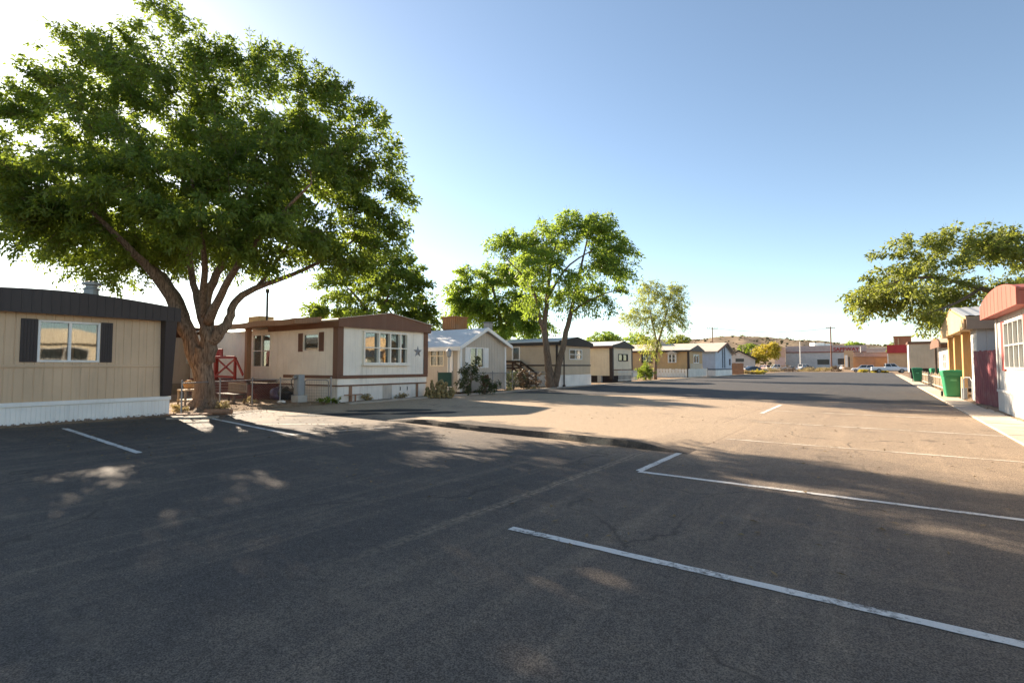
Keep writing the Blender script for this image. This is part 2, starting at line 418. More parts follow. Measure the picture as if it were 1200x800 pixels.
# ------------------------------------------------------------------ house pieces
def fmap(face, fixed):
    return {'E': lambda u, o, z: (fixed+o, u, z), 'W': lambda u, o, z: (fixed-o, u, z),
            'S': lambda u, o, z: (u, fixed-o, z), 'N': lambda u, o, z: (u, fixed+o, z)}[face]
def ribbed(mb, face, fixed, u0, u1, z0, z1, pitch=0.2, gw=0.03, gd=0.012, holes=(), ztop=None, horiz=False):
    """a wall panel with pressed grooves (vertical, or horizontal laps) and true openings"""
    f = fmap(face, fixed)
    if horiz:
        z = z0
        while z < z1-1e-4:
            zz = min(z+pitch, z1); us = sorted({u0, u1, *[h[0] for h in holes], *[h[1] for h in holes]})
            cuts = sorted({z, zz, *[q for h in holes for q in (h[2], h[3]) if z < q < zz]})
            for i in range(len(us)-1):
                um = (us[i]+us[i+1])/2
                for a, b in zip(cuts[:-1], cuts[1:]):
                    if any(h[0] < um < h[1] and h[2] < (a+b)/2 < h[3] for h in holes): continue
                    oa = gd*(1-(a-z)/pitch); ob = gd*(1-(b-z)/pitch)
                    mb.add([f(us[i],oa,a), f(us[i+1],oa,a), f(us[i+1],ob,b), f(us[i],ob,b)], [(0,1,2,3)])
                    if a == z: mb.add([f(us[i],0,a), f(us[i+1],0,a), f(us[i+1],oa,a), f(us[i],oa,a)], [(0,1,2,3)])
            z = zz
        return
    bp = [(u0, 0.0)]; u = u0 + pitch
    while u < u1 - gw*2:
        bp += [(u-gw/2, 0.0), (u-gw/5, -gd), (u+gw/5, -gd), (u+gw/2, 0.0)]; u += pitch
    bp.append((u1, 0.0))
    for h in holes:
        for q in (h[0], h[1]):
            if u0 < q < u1: bp.append((q, 0.0))
    bp.sort()
    for (a, oa), (b, ob) in zip(bp[:-1], bp[1:]):
        if b-a < 1e-6: continue
        um = (a+b)/2; hs = sorted([h for h in holes if h[0] < um < h[1]], key=lambda h: h[2])
        ta = ztop(a) if ztop else z1; tb = ztop(b) if ztop else z1
        segs = []; z = z0
        for h in hs: segs.append((z, z, h[2], h[2])); z = h[3]
        segs.append((z, z, ta, tb))
        for (za, zb, zc, zd) in segs:
            if max(zc, zd)-za < 1e-4: continue
            mb.add([f(a,oa,za), f(b,ob,zb), f(b,ob,zd), f(a,oa,zc)], [(0,1,2,3)])
def fbox(mb, face, fixed, u0, u1, o0, o1, z0, z1):
    f = fmap(face, fixed); a = f(u0,o0,z0); b = f(u1,o1,z1)
    mb.box(a[0], b[0], a[1], b[1], min(z0,z1), max(z0,z1))
def window(root, face, fixed, u0, u1, z0, z1, fmat, cols=2, rows=1, curt=None, fw=0.05, proud=0.03, curtain_gap=0.0, blind=0.0, colw=None):
    mb = MB()
    B = lambda a, b, c, d: fbox(mb, face, fixed, a, b, -0.07, proud, c, d)
    B(u0, u0+fw, z0, z1); B(u1-fw, u1, z0, z1); B(u0+fw, u1-fw, z0, z0+fw); B(u0+fw, u1-fw, z1-fw, z1)
    w = mb.build('window', fmat, root, bevel=0.006)
    m2 = MB()
    edges = [u0+(u1-u0)*i/cols for i in range(cols+1)] if colw is None else [u0+(u1-u0)*q for q in colw]
    for e in edges[1:-1]: fbox(m2, face, fixed, e-fw*0.55, e+fw*0.55, -0.055, proud-0.008, z0+fw, z1-fw)
    for j in range(1, rows):
        zz = z0+(z1-z0)*j/rows
        for a, b in zip(edges[:-1], edges[1:]):
            fbox(m2, face, fixed, a+fw*(1.0 if a == edges[0] else 0.55), b-fw*(1.0 if b == edges[-1] else 0.55), -0.05, proud-0.014, zz-fw*0.35, zz+fw*0.35)
    if m2.v: m2.build('mullion', fmat, w)
    m3 = MB(); fbox(m3, face, fixed, u0+fw*0.8, u1-fw*0.8, -0.045, -0.039, z0+fw*0.8, z1-fw*0.8)
    m3.build('pane', GLASS, w)
    if curt:
        f = fmap(face, fixed); m4 = MB()
        spans = [(u0+fw, u1-fw)] if not curtain_gap else [(u0+fw, (u0+u1)/2-curtain_gap/2), ((u0+u1)/2+curtain_gap/2, u1-fw)]
        for a, b in spans:
            n = max(6, int((b-a)/0.05)); zb = z0+fw+blind
            for i in range(n):
                ua = a+(b-a)*i/n; ub = a+(b-a)*(i+1)/n
                oa = -0.13+0.025*math.sin(i*1.7); ob = -0.13+0.025*math.sin((i+1)*1.7)
                m4.add([f(ua,oa,zb), f(ub,ob,zb), f(ub,ob,z1-fw*0.5), f(ua,oa,z1-fw*0.5)], [(0,1,2,3)])
        m4.build('curtain', curt, w, smooth=True)
    return w
def shutter(root, face, fixed, u0, u1, z0, z1, mat):
    mb = MB(); fbox(mb, face, fixed, u0, u1, 0.002, 0.03, z0, z1)
    n = 5
    for i in range(1, n):
        u = u0+(u1-u0)*i/n; fbox(mb, face, fixed, u-0.008, u+0.008, 0.03, 0.042, z0+0.04, z1-0.04)
    mb.build('shutter', mat, root, bevel=0.004)
def trim(root, name, mat, face, fixed, u0, u1, o0, o1, z0, z1, bevel=0.008):
    mb = MB(); fbox(mb, face, fixed, u0, u1, o0, o1, z0, z1); return mb.build(name, mat, root, bevel=bevel)
def arc(y0, y1, ze, zp, n=14, pw=2.0):
    """bow roof top profile"""
    return [(y0+(y1-y0)*i/n, ze+(zp-ze)*(1-abs(2*i/n-1)**pw)) for i in range(n+1)]
def roof(root, prof, x0, x1, th, mat, name='roof'):
    mb = MB(); lo = [(y, z-th) for y, z in prof]
    mb.prism(prof + lo[::-1], 'x', x0, x1); return mb.build(name, mat, root)
def endcap(root, prof, zb, x, t, mat, name='fascia', ribs=0.0):
    """board closing the roof end: from the level zb up to the profile"""
    mb = MB(); poly = [(prof[0][0], zb)] + list(prof) + [(prof[-1][0], zb)]
    mb.prism(poly, 'x', x, x+t)
    if ribs:
        y = prof[0][0]+ribs
        zs = lambda q: np.interp(q, [p[0] for p in prof], [p[1] for p in prof])
        sgn = 1 if t > 0 else -1
        while y < prof[-1][0]-0.05:
            mb.box(x+t, x+t+(0.012 if ribs < 0.3 else 0.005)*sgn, y-0.012, y+0.012, zb+0.02, zs(y)-0.04); y += ribs
    return mb.build(name, mat, root)
def shell(root, mat, X, L, Y0, Y1, zs, zw, face='E', holesE=(), holesS=(), pitch=0.2, ztop=None, holesN=(), gd=0.012, horiz=False):
    """four walls of a trailer: X is the end that faces the road, L its length away from the road"""
    mb = MB(); xb = X-L if face == 'E' else X+L
    ribbed(mb, face, X, Y0, Y1, zs, zw, pitch, 0.03, gd, holesE, ztop, horiz)
    ribbed(mb, 'S', Y0, min(X, xb), max(X, xb), zs, zw, pitch, 0.03, gd, holesS, None, horiz)
    ribbed(mb, 'N', Y1, min(X, xb), max(X, xb), zs, zw, 1.2, 0.03, gd, holesN)
    ribbed(mb, 'W' if face == 'E' else 'E', xb, Y0, Y1, zs, zw, 1.2, 0.03, gd, (), ztop)
    mb.add([(X,Y0,zs),(xb,Y0,zs),(xb,Y1,zs),(X,Y1,zs)], [(0,1,2,3)])
    return mb.build('wall', mat, root)
def skirt(root, mat, X, L, Y0, Y1, zs, face='E', pitch=0.12, inset=0.03, gd=0.01):
    mb = MB(); s = -1 if face == 'E' else 1; xb = X+s*L
    Xi = X+s*inset
    ribbed(mb, face, Xi, Y0+inset, Y1-inset, -0.05, zs-0.002, pitch, 0.02, gd)
    ribbed(mb, 'S', Y0+inset, min(Xi, xb), max(Xi, xb), -0.05, zs-0.002, pitch, 0.02, gd)
    ribbed(mb, 'N', Y1-inset, min(Xi, xb), max(Xi, xb), -0.05, zs-0.002, 1.0, 0.02, gd)
    return mb.build('skirting', mat, root)

def xAtY(px, Y):
    d = ray(px, 428); return float(d[0]*Y/d[1])
def yAtX(px, X):
    d = ray(px, 428); return float(d[1]*X/d[0])

# ------------------------------------------------------------------ foliage
def leaf_mesh(name, P, A, size, mat, parent, rng, tint, aspect=0.42, droop=0.35, spread=1.0):
    """P leaf base points, A rough growing direction of each leaf; one folded 4-point blade per leaf"""
    n = len(P)
    d = A + rng.normal(0, 0.55*spread, (n, 3)); d[:, 2] -= droop
    d /= np.linalg.norm(d, axis=1)[:, None]
    r = rng.normal(0, 1, (n, 3)); r[:, 2] *= 0.55
    s = np.cross(d, r); s /= np.linalg.norm(s, axis=1)[:, None]+1e-9
    nrm = np.cross(s, d)
    l = size*rng.uniform(0.65, 1.25, n)[:, None]
    w = l*aspect
    tip = P + d*l + np.array([0, 0, -1.0])*l*0.12
    mid = P + d*l*0.45
    v = np.empty((n, 4, 3)); v[:, 0] = P; v[:, 1] = mid + s*w*0.5 + nrm*w*0.16; v[:, 2] = tip; v[:, 3] = mid - s*w*0.5 + nrm*w*0.16
    org = np.array(ORG[parent]); v -= org
    me = bpy.data.meshes.new(name)
    me.vertices.add(n*4); me.vertices.foreach_set('co', v.reshape(-1))
    me.loops.add(n*6); me.polygons.add(n*2)
    i = np.arange(n)*4
    loops = np.stack([i, i+1, i+2, i, i+2, i+3], 1).reshape(-1)
    me.loops.foreach_set('vertex_index', loops.astype(np.int32))
    me.polygons.foreach_set('loop_start', (np.arange(n*2)*3).astype(np.int32))
    me.polygons.foreach_set('loop_total', np.full(n*2, 3, np.int32))
    me.update(calc_edges=True)
    at = me.attributes.new('tint', 'FLOAT', 'FACE')
    at.data.foreach_set('value', np.repeat(np.clip(tint, 0, 1), 2).astype(np.float32))
    me.materials.append(mat)
    o = bpy.data.objects.new(name, me); C.objects.link(o); o.parent = parent; ORG[o] = ORG[parent]
    return o

def make_tree(name, label, cat, basept, limbs, lobes, nspray, per, lsize, lmat, bmat, seed, droop=0.35, twig=0.7,
              group=None, shellpow=2.4, aspect=0.42, minr=0.006, up=0.25, sides=7, clump=4):
    """limbs: list of ([points], [radii]); lobes: list of (centre, (rx,ry,rz) in side/depth/up axes, weight)"""
    rng = np.random.default_rng(seed)
    root = thing(name, label, cat, basept, group)
    tb = MB(); nodes = []
    for pts, rad in limbs:
        P = [Vector(p) for p in pts]
        # smooth by Catmull-Rom
        q = []; rr = []
        for i in range(len(P)-1):
            p0 = P[max(i-1, 0)]; p1 = P[i]; p2 = P[i+1]; p3 = P[min(i+2, len(P)-1)]
            for k in range(3):
                t = k/3; t2 = t*t; t3 = t2*t
                q.append(0.5*((2*p1)+(p2-p0)*t+(2*p0-5*p1+4*p2-p3)*t2+(3*p1-p0-3*p2+p3)*t3))
                rr.append(rad[i]*(1-t)+rad[i+1]*t)
        q.append(P[-1]); rr.append(rad[-1])
        q = [p+Vector(rng.normal(0, 0.10, 3))*r if 0 < i < len(q)-1 else p for i, (p, r) in enumerate(zip(q, rr))]
        tb.tube(q, rr, 12 if rad[0] > 0.15 else sides)
        m = len(q)
        nodes += [(p, r) for p, r in list(zip(q, rr))[int(m*0.3):] if r < 0.16]
    NP = np.array([n[0] for n in nodes]); NR = np.array([n[1] for n in nodes])
    wts = np.array([l[2] for l in lobes], float); wts /= wts.sum()
    cnt = rng.multinomial(nspray, wts)
    sp = []; od = []; lb = []
    for (c, rad, w), k in zip(lobes, cnt):
        u = rng.normal(0, 1, (k, 3)); u /= np.linalg.norm(u, axis=1)[:, None]
        rr = rng.uniform(0, 1, k)**(1/shellpow)*(1+rng.normal(0, 0.10, k))
        loc = u*rr[:, None]
        if clump and k > clump and w > 1.0:
            nc = max(2, int(k/clump)); idx = rng.integers(0, nc, k); sig = 0.62/(nc**(1/3))
            loc = loc[:nc][idx] + rng.normal(0, 1, (k, 3))*sig*np.array([1.15, 1.15, 0.62])*0.55
            u = loc/(np.linalg.norm(loc, axis=1)[:, None]+1e-9)
        wv = loc[:, :1]*rad[0]*Rr + loc[:, 1:2]*rad[1]*Fh + loc[:, 2:3]*rad[2]*U0
        sp.append(np.array(c)+wv); o = u[:, :1]*Rr+u[:, 1:2]*Fh+u[:, 2:3]*U0
        od.append(o); lb += [float(rng.uniform(-0.15, 0.15))]*k
    sp = np.concatenate(sp); od = np.concatenate(od); lb = np.array(lb)
    cen = np.average([l[0] for l in lobes], axis=0, weights=wts)
    order = np.argsort([np.min(np.linalg.norm(NP-p, axis=1)) for p in sp])
    od2 = (sp-cen); od2 /= np.linalg.norm(od2, axis=1)[:, None]+1e-9
    dirs = od*0.5+od2*0.5; dirs[:, 2] += up; dirs /= np.linalg.norm(dirs, axis=1)[:, None]+1e-9
    LP = []; LA = []; LT = []
    for j in order:
        p = sp[j]; dd = np.linalg.norm(NP-p, axis=1); i = int(np.argmin(dd))
        a = NP[i]; dist = dd[i]; e = p + dirs[j]*twig
        if dist > 0.02:
            ra = max(minr, min(NR[i]*0.7, 0.012+0.016*dist)); mid = (a+p)/2 + rng.normal(0, 0.07, 3)*dist + np.array([0, 0, 0.06*dist])
            tb.tube([a, mid, p, e], [ra, ra*0.75, max(minr, ra*0.5), minr*0.6], 4, cap=False)
            NP = np.vstack([NP, mid, p]); NR = np.append(NR, [ra*0.75, max(minr, ra*0.5)])
        k = max(4, int(per*rng.uniform(0.6, 1.4)))
        t = rng.uniform(-0.25, 1.15, k)[:, None]
        axis = dirs[j]
        pts = p + axis*twig*t + np.array([0, 0, -1.0])*(np.clip(t, 0, 2)**2)*twig*0.35*droop/0.35
        rad = rng.normal(0, 1, (k, 3)); rad -= (rad@axis)[:, None]*axis
        rad /= np.linalg.norm(rad, axis=1)[:, None]+1e-9
        pts = pts + rad*rng.uniform(0.0, 0.22, k)[:, None]*twig
        LP.append(pts); LA.append(axis*0.5+rad*0.7)
        LT.append(np.clip(0.5+lb[j]+rng.normal(0, 0.16)+rng.normal(0, 0.12, k), 0, 1))
    tb.build('trunk', bmat, root, smooth=True)
    leaf_mesh('crown', np.concatenate(LP), np.concatenate(LA), lsize, lmat, root, rng, np.concatenate(LT), aspect, droop)
    return root

def lobes_px(D, rows, k=1.0):
    """rows: (px,py,rx,ry,depth offset m, depth radius m, weight)"""
    out = []
    for px, py, rx, ry, dz, dr, w in rows:
        s = (D+dz)/FPX
        out.append((W(px, py, D+dz), (rx*s*k, dr, ry*s*k), w))
    return out
def limb_px(D, rows):
    return ([tuple(W(a, b, D+c)) for a, b, c, r in rows], [r for a, b, c, r in rows])

BARK1 = bark('brown_tree_bark', (0.075, 0.048, 0.033), (0.33, 0.235, 0.165))
BARK2 = bark('grey_tree_bark', (0.10, 0.075, 0.055), (0.24, 0.18, 0.13))
LEAF1 = leafmat('dark_green_leaves', (0.052, 0.098, 0.016), (0.120, 0.175, 0.030), (0.32, 0.42, 0.04), 0.46)
LEAF2 = leafmat('yellow_green_leaves', (0.070, 0.125, 0.020), (0.135, 0.205, 0.035), (0.40, 0.54, 0.06), 0.5)
LEAF3 = leafmat('olive_leaves', (0.085, 0.118, 0.025), (0.15, 0.175, 0.04), (0.38, 0.42, 0.06), 0.47)
LEAF4 = leafmat('fresh_feathery_leaves', (0.10, 0.14, 0.03), (0.19, 0.23, 0.05), (0.46, 0.50, 0.08), 0.5)
LEAFJ = leafmat('juniper_needles', (0.035, 0.05, 0.02), (0.08, 0.095, 0.035), (0.10, 0.13, 0.03), 0.3)
LEAFY = leafmat('yellow_blossom_leaves', (0.40, 0.33, 0.035), (0.58, 0.46, 0.05), (0.6, 0.5, 0.06), 0.4)
LEAFD = leafmat('dry_straw_leaves', (0.32, 0.24, 0.10), (0.46, 0.36, 0.17), (0.4, 0.32, 0.14), 0.35)
LEAFB = leafmat('dry_brown_leaves', (0.10, 0.065, 0.04), (0.17, 0.11, 0.07), (0.15, 0.1, 0.05), 0.3)

# ------------------------------------------------------------------ ground
mb = MB(); mb.sheet([(-1500,-400),(1500,-400),(1500,1900),(-1500,1900)], 0.0)
struct(mb.build('ground', DIRT))
# asphalt lot and street
rngk = random.Random(3)
left = [(-18.25, -26)]
y = -26
while y < 142:
    y += 1.0; left.append((-18.3 + (0.10*rngk.uniform(-1, 1) if y < 13 else 0.0), y))
poly = [(2.32, -26)] + [(2.32, y) for y in range(-20, 143, 6)]
endk = [(2.3-i*1.0, 142 + rngk.uniform(-0.35, 0.35)) for i in range(1, 20)]
mb = MB(); mb.sheet(poly + endk + left[::-1], 0.006)
struct(mb.build('asphalt_lot', ASPH))
# newer street surface beyond the lot, ragged front edge
front = [(-18.28+i*0.5, 26.2 - 0.10*(18.28-i*0.5)*0 + (0.28*i*0.5/18 if True else 0) + rngk.uniform(-0.06, 0.06) - (2.2*max(0, 1-i*0.5/9.0)) ) for i in range(0, 42)]
front = [(min(x, 2.30), yy) for x, yy in front]
back = [(x, y-0.4) for x, y in [(2.30, 142)]+endk] + [(-18.28, 141.4)]
mb = MB(); mb.sheet(front + back, 0.014)
struct(mb.build('street', ASPH2))

# thick overlay edge: a low ledge across the lot, sloping away to nothing behind
mb = MB(); nx = 60; ny = 10
xs = [-11.6 + i*(8.75/nx) for i in range(nx+1)]
rows = []
for i, x in enumerate(xs):
    t = i/nx
    h = 0.13*min(1, t*5+0.15)*min(1, (1-t)*9)
    y0 = 9.98 - 0.55*t + 0.035*math.sin(t*11) + 0.012*math.sin(t*41)
    col = [(x, y0-0.02, 0.004), (x, y0, h*0.55+0.005), (x, y0+0.025, h+0.007)]
    for j in range(1, ny+1):
        s = j/ny; col.append((x, y0+0.05+s*5.5, 0.008 + h*(1-s)**1.6))
    rows.append(col)
for a, b in zip(rows[:-1], rows[1:]):
    for j in range(len(a)-1):
        mb.add([a[j], b[j], b[j+1], a[j+1]], [(0, 1, 2, 3)])
struct(mb.build('asphalt_ledge', ASPH3, smooth=True))

# painted stall lines
def line(x0, y0, x1, y1, w, mat, z=0.011):
    a = Vector((x0, y0)); b = Vector((x1, y1)); d = (b-a); n = max(2, int(d.length/0.12)); d.normalize(); p = Vector((-d.y, d.x))
    mb = MB(); Lp = []; Rp = []
    for i in range(n+1):
        c = a + (b-a)*(i/n); j = rngk.uniform(-0.006, 0.006); k = rngk.uniform(-0.006, 0.006)
        Lp.append(c+p*(w/2+j)); Rp.append(c-p*(w/2+k))
    for i in range(n):
        mb.add([(Rp[i].x,Rp[i].y,z),(Rp[i+1].x,Rp[i+1].y,z),(Lp[i+1].x,Lp[i+1].y,z),(Lp[i].x,Lp[i].y,z)], [(0,1,2,3)])
    return struct(mb.build('parking_line', mat))
line(-2.98, 4.14, 2.25, 4.14, 0.10, LINE)
line(-2.98, 7.43, 2.25, 7.43, 0.10, LINE)
line(-2.99, 7.48, -3.0, 11.2, 0.11, LINE)
line(-2.75, 11.82, 2.25, 11.84, 0.10, LINE_W)
line(-3.0, 15.9, 2.25, 15.9, 0.11, LINE_W)
line(-3.1, 20.1, 2.25, 20.1, 0.11, LINE_W)
line(-3.2, 23.6, 2.25, 23.6, 0.11, LINE_W)
line(-3.22, 18.8, -3.26, 23.2, 0.13, LINE)
line(-16.85, 4.02, -11.0, 3.70, 0.11, LINE)
line(-16.6, 7.36, -10.9, 6.7, 0.11, LINE)
line(-13.6, 7.4, -12.1, 8.6, 0.10, LINE_W)
line(-11.0, 6.78, -10.3, 9.0, 0.10, LINE_W)

# dark oil patches on the lot in front of the brown-trimmed trailer
def blotch(cx, cy, rx, ry, ang, mat, name='asphalt_patch', z=0.0125):
    pts = []
    for k in range(26):
        t = 2*PI*k/26; q = 1+rngk.uniform(-0.22, 0.22)
        x = rx*math.cos(t)*q; y = ry*math.sin(t)*q
        pts.append((cx+x*math.cos(ang)-y*math.sin(ang), cy+x*math.sin(ang)+y*math.cos(ang)))
    mb = MB(); mb.sheet(pts, z); return struct(mb.build(name, mat))
TARP = asphalt('tar_patch', (0.022, 0.021, 0.022), (0.06, 0.05, 0.045), 500, 600, False)
p = G(392, 486); blotch(p[0], p[1], 1.5, 0.45, 0.9, TARP)
p = G(455, 481); blotch(p[0], p[1], 1.7, 0.5, 0.8, TARP)
p = G(497, 484); blotch(p[0], p[1], 1.3, 0.45, 0.9, TARP)

# concrete: left edging kerb, right sidewalk
mb = MB(); pts = [(-17.6, 13.2), (-17.75, 16), (-17.85, 19), (-17.8, 25), (-18.1, 33), (-18.3, 42), (-18.6, 60), (-18.6, 112)]
for a, b in zip(pts[:-1], pts[1:]):
    n = max(1, int((b[1]-a[1])/1.9))
    for i in range(n):
        t0 = i/n; t1 = (i+1)/n
        A = (a[0]+(b[0]-a[0])*t0, a[1]+(b[1]-a[1])*t0+0.012); B = (a[0]+(b[0]-a[0])*t1, a[1]+(b[1]-a[1])*t1)
        mb.slab([(A[0]-0.32, A[1]), (A[0], A[1]), (B[0], B[1]), (B[0]-0.32, B[1])], -0.1, 0.085)
struct(mb.build('kerb', CONC, bevel=0.02))
mb = MB(); y = -8.0
while y < 111:
    mb.box(2.30, 3.22 if y < 24 else 3.1, y+0.008, y+1.5-0.008, -0.1, 0.04+rngk.uniform(-0.006, 0.006)); y += 1.5
struct(mb.build('sidewalk', concrete('pale_sidewalk_concrete', (0.60, 0.50, 0.38)), bevel=0.012))
# raw dirt strips along the trailers, slightly humped
def hump(x0, x1, y0, y1, h, name, mat=DIRT, nx=16, ny=40, seed=1):
    r = np.random.default_rng(seed); mb = MB(); g = r.uniform(0, 1, (nx+1, ny+1)); g2 = r.uniform(0, 1, (nx+1, ny+1))
    vs = []
    for i in range(nx+1):
        for j in range(ny+1):
            e = min(i, nx-i, j, ny-j); e = min(1, e/2.5)
            vs.append((x0+(x1-x0)*i/nx + (0.10*(g[i, j]-.5)), y0+(y1-y0)*j/ny+(0.08*(g2[i, j]-.5)), -0.02+0.02*(e > 0)+e*h*(0.35+0.65*g[i, j])))
    fs = [(i*(ny+1)+j, (i+1)*(ny+1)+j, (i+1)*(ny+1)+j+1, i*(ny+1)+j+1) for i in range(nx) for j in range(ny)]
    mb.add(vs, fs); return struct(mb.build(name, mat, smooth=True))
hump(-18.75, -17.95, -8, 7.0, 0.05, 'dirt_strip', seed=4, nx=6, ny=60)
hump(-31, -18.1, 7.15, 13.2, 0.10, 'yard_dirt', seed=5, nx=40, ny=30)
hump(-19.2, -17.98, 13.3, 32, 0.07, 'dirt_verge', seed=6, nx=8, ny=60)
hump(3.05, 3.95, 4, 34, 0.09, 'dirt_bed', seed=7, nx=8, ny=80)

# ================================================================== HOUSES, LEFT ROW
# --- tan trailer at the left edge, dark arched cap
X1 = -18.6
t = thing('mobile_home', 'tan mobile home with dark brown arched roof cap, black shutters and white skirting', 'mobile home', (X1, 4.2, 0))
wh = (3.80, 5.17, 1.69, 2.84)
shell(t, TAN, X1, 15, 1.35, 7.0, 0.6, 3.1, holesE=[wh], pitch=0.2)
skirt(t, WHITE, X1, 15, 1.35, 7.0, 0.55, pitch=0.1, inset=-0.03)
trim(t, 'skirting_rail', WHITE, 'E', X1, 1.30, 7.06, 0.002, 0.075, 0.50, 0.615)
trim(t, 'belt_trim', TAN, 'E', X1, 1.36, 6.74, 0.002, 0.035, 1.545, 1.615)
window(t, 'E', X1, *wh, WHITE, cols=2, curt=CURT_D, fw=0.055, curtain_gap=0.25)
shutter(t, 'E', X1, 3.45, 3.79, 1.69, 2.86, DBROWN); shutter(t, 'E', X1, 5.19, 5.47, 1.69, 2.86, DBROWN)
mb = MB(); mb.add([(X1+0.003,6.76,0.62),(X1+0.003,7.05,0.62),(X1+0.003,7.09,3.06),(X1+0.003,6.72,3.06),
                   (X1+0.10,6.80,0.62),(X1+0.10,7.05,0.62),(X1+0.30,7.09,3.06),(X1+0.30,6.76,3.06)],
                  [(0,1,2,3),(4,7,6,5),(0,4,5,1),(1,5,6,2),(2,6,7,3),(3,7,4,0)])
mb.build('corner_trim', DBROWN, t, bevel=0.008)
pr = arc(1.2, 7.17, 3.42, 3.66, pw=1.7)
roof(t, arc(1.2, 7.17, 3.40, 3.64, pw=1.7), X1-15.1, X1+0.27, 0.08, DBROWN)
endcap(t, pr, 3.0, X1+0.272, 0.05, DBROWN, 'fascia', ribs=0.2)
for yy, s in ((1.2, 1), (7.17, -1)):
    mb = MB(); mb.box(X1-15.1, X1+0.27, yy, yy+0.04*s, 3.0, 3.315); mb.build('side_fascia', DBROWN, t, bevel=0.006)
mb = MB(); mb.box(X1-0.02, X1+0.268, 1.25, 7.12, 3.03, 3.05); mb.build('soffit', DBROWN, t)
mb = MB(); cy = 5.35; cx = X1-1.6
mb.lathe([(0.19, 3.55), (0.19, 3.98), (0.23, 3.985), (0.23, 4.02), (0.15, 4.05), (0.15, 4.12), (0.25, 4.13), (0.25, 4.2), (0.08, 4.26)], (cx, cy, 0), 14)
mb.build('roof_vent', GREYMETAL, t)

# --- cream trailer with brown trim and bay window
X2 = -18.7; Y2a, Y2b = 13.4, 18.65
t = thing('mobile_home', 'cream mobile home with brown corner boards, wide picture window and maroon porch steps', 'mobile home', (X2, 16, 0))
we = (14.67, 17.3, 1.66, 3.14)
w1 = (xAtY(355, Y2a), xAtY(373.5, Y2a), 2.24, 3.02); w2 = (xAtY(296, Y2a), xAtY(317, Y2a), 1.50, 3.14)
shell(t, CREAM_N, X2, 14, Y2a, Y2b, 0.76, 3.35, holesE=[we], holesS=[w1, w2], pitch=0.3, gd=0.008)
skirt(t, WHITE_DIRTY, X2, 14, Y2a, Y2b, 0.74, pitch=0.3, inset=0.02)
trim(t, 'belt_trim', BROWN, 'E', X2, Y2a-0.05, Y2b+0.05, 0.002, 0.05, 1.03, 1.17)
trim(t, 'belt_trim', BROWN, 'S', Y2a, xAtY(333, Y2a), X2+0.0, 0.002, 0.05, 1.04, 1.17)
trim(t, 'lower_belt', BROWN, 'E', X2, Y2a-0.03, Y2b+0.03, 0.002, 0.04, 0.70, 0.755)
trim(t, 'lower_belt', BROWN, 'S', Y2a, -24.2, X2-0.001, 0.002, 0.04, 0.70, 0.755)
trim(t, 'corner_trim', BROWN, 'E', X2, Y2a-0.055, Y2a+0.24, 0.003, 0.06, 1.172, 3.3)
trim(t, 'corner_trim', BROWN, 'E', X2, Y2b-0.22, Y2b+0.055, 0.003, 0.06, 1.172, 3.3)
trim(t, 'corner_trim', BROWN, 'S', Y2a, X2-0.28, X2, 0.003, 0.056, 1.172, 3.3)
window(t, 'E', X2, *we, CREAM_N, rows=2, curt=CURT_B, fw=0.07, proud=0.12, colw=(0, 0.33, 0.58, 0.82, 1), cols=4, blind=0.25)
trim(t, 'window_sill', CREAM_N, 'E', X2, we[0]-0.06, we[1]+0.06, 0.002, 0.2, we[2]-0.07, we[2]-0.002)
window(t, 'S', Y2a, *w1, CREAM_N, cols=1, curt=CURT, fw=0.05, blind=0.2)
shutter(t, 'S', Y2a, w1[0]-0.38, w1[0]-0.02, 2.22, 3.06, BROWN); shutter(t, 'S', Y2a, w1[1]+0.02, w1[1]+0.36, 2.22, 3.06, BROWN)
window(t, 'S', Y2a, *w2, CREAM_N, cols=2, rows=2, curt=CURT_W, fw=0.06, blind=0.55)
rp = [(Y2a-0.12, 3.56), (14.6, 3.80), (16.05, 4.0), (17.5, 3.83), (Y2b+0.12, 3.60)]
roof(t, rp, X2-14, X2+0.16, 0.06, ROOFTAN)
endcap(t, [(a, b+0.02) for a, b in rp], 3.24, X2+0.162, 0.045, BROWN)
mb = MB(); mb.box(X2-5.4, X2+0.16, Y2a-0.12, Y2a-0.075, 3.22, 3.497); mb.build('side_fascia', BROWN, t, bevel=0.006)
mb = MB(); mb.box(X2-14, X2+0.16, Y2b+0.075, Y2b+0.12, 3.22, 3.53); mb.build('side_fascia', BROWN, t, bevel=0.006)
mb = MB(); mb.beam((X2+0.235, rp[0][0]-0.02, rp[0][1]+0.03), (X2+0.235, 16.05, 4.035), 0.12, 0.025); mb.beam((X2+0.235, 16.052, 4.035), (X2+0.235, rp[-1][0]+0.02, rp[-1][1]+0.03), 0.12, 0.025)
mb.build('roof_edge', ROOFTAN, t)
# porch roof and post, steps, deck, railing
px0, px1 = xAtY(266, 12.2)-1.5, xAtY(362, 12.7)
mb = MB()
nn = 14
for i in range(nn):
    xa = px0+(px1-px0)*i/nn; xb = px0+(px1-px0)*(i+1)/nn
    za = 3.33+0.03*math.sin(i*0.9); zb = 3.33+0.03*math.sin((i+1)*0.9)
    mb.add([(xa,12.0,za),(xb,12.0,zb),(xb,12.0,zb+0.24),(xa,12.0,za+0.24),(xa,13.27,za+0.14),(xb,13.27,zb+0.14),(xb,13.27,zb+0.38),(xa,13.27,za+0.38)],
           [(0,1,2,3),(3,2,6,7),(4,5,1,0),(1,5,6,2),(0,3,7,4),(5,4,7,6)])
mb.build('porch_roof', POSTBROWN, t)
mb = MB(); pxp = xAtY(290, 12.5); mb.box(pxp-0.11, pxp+0.11, 12.4, 12.62, -0.05, 3.36); mb.build('porch_post', POSTBROWN, t, bevel=0.012)
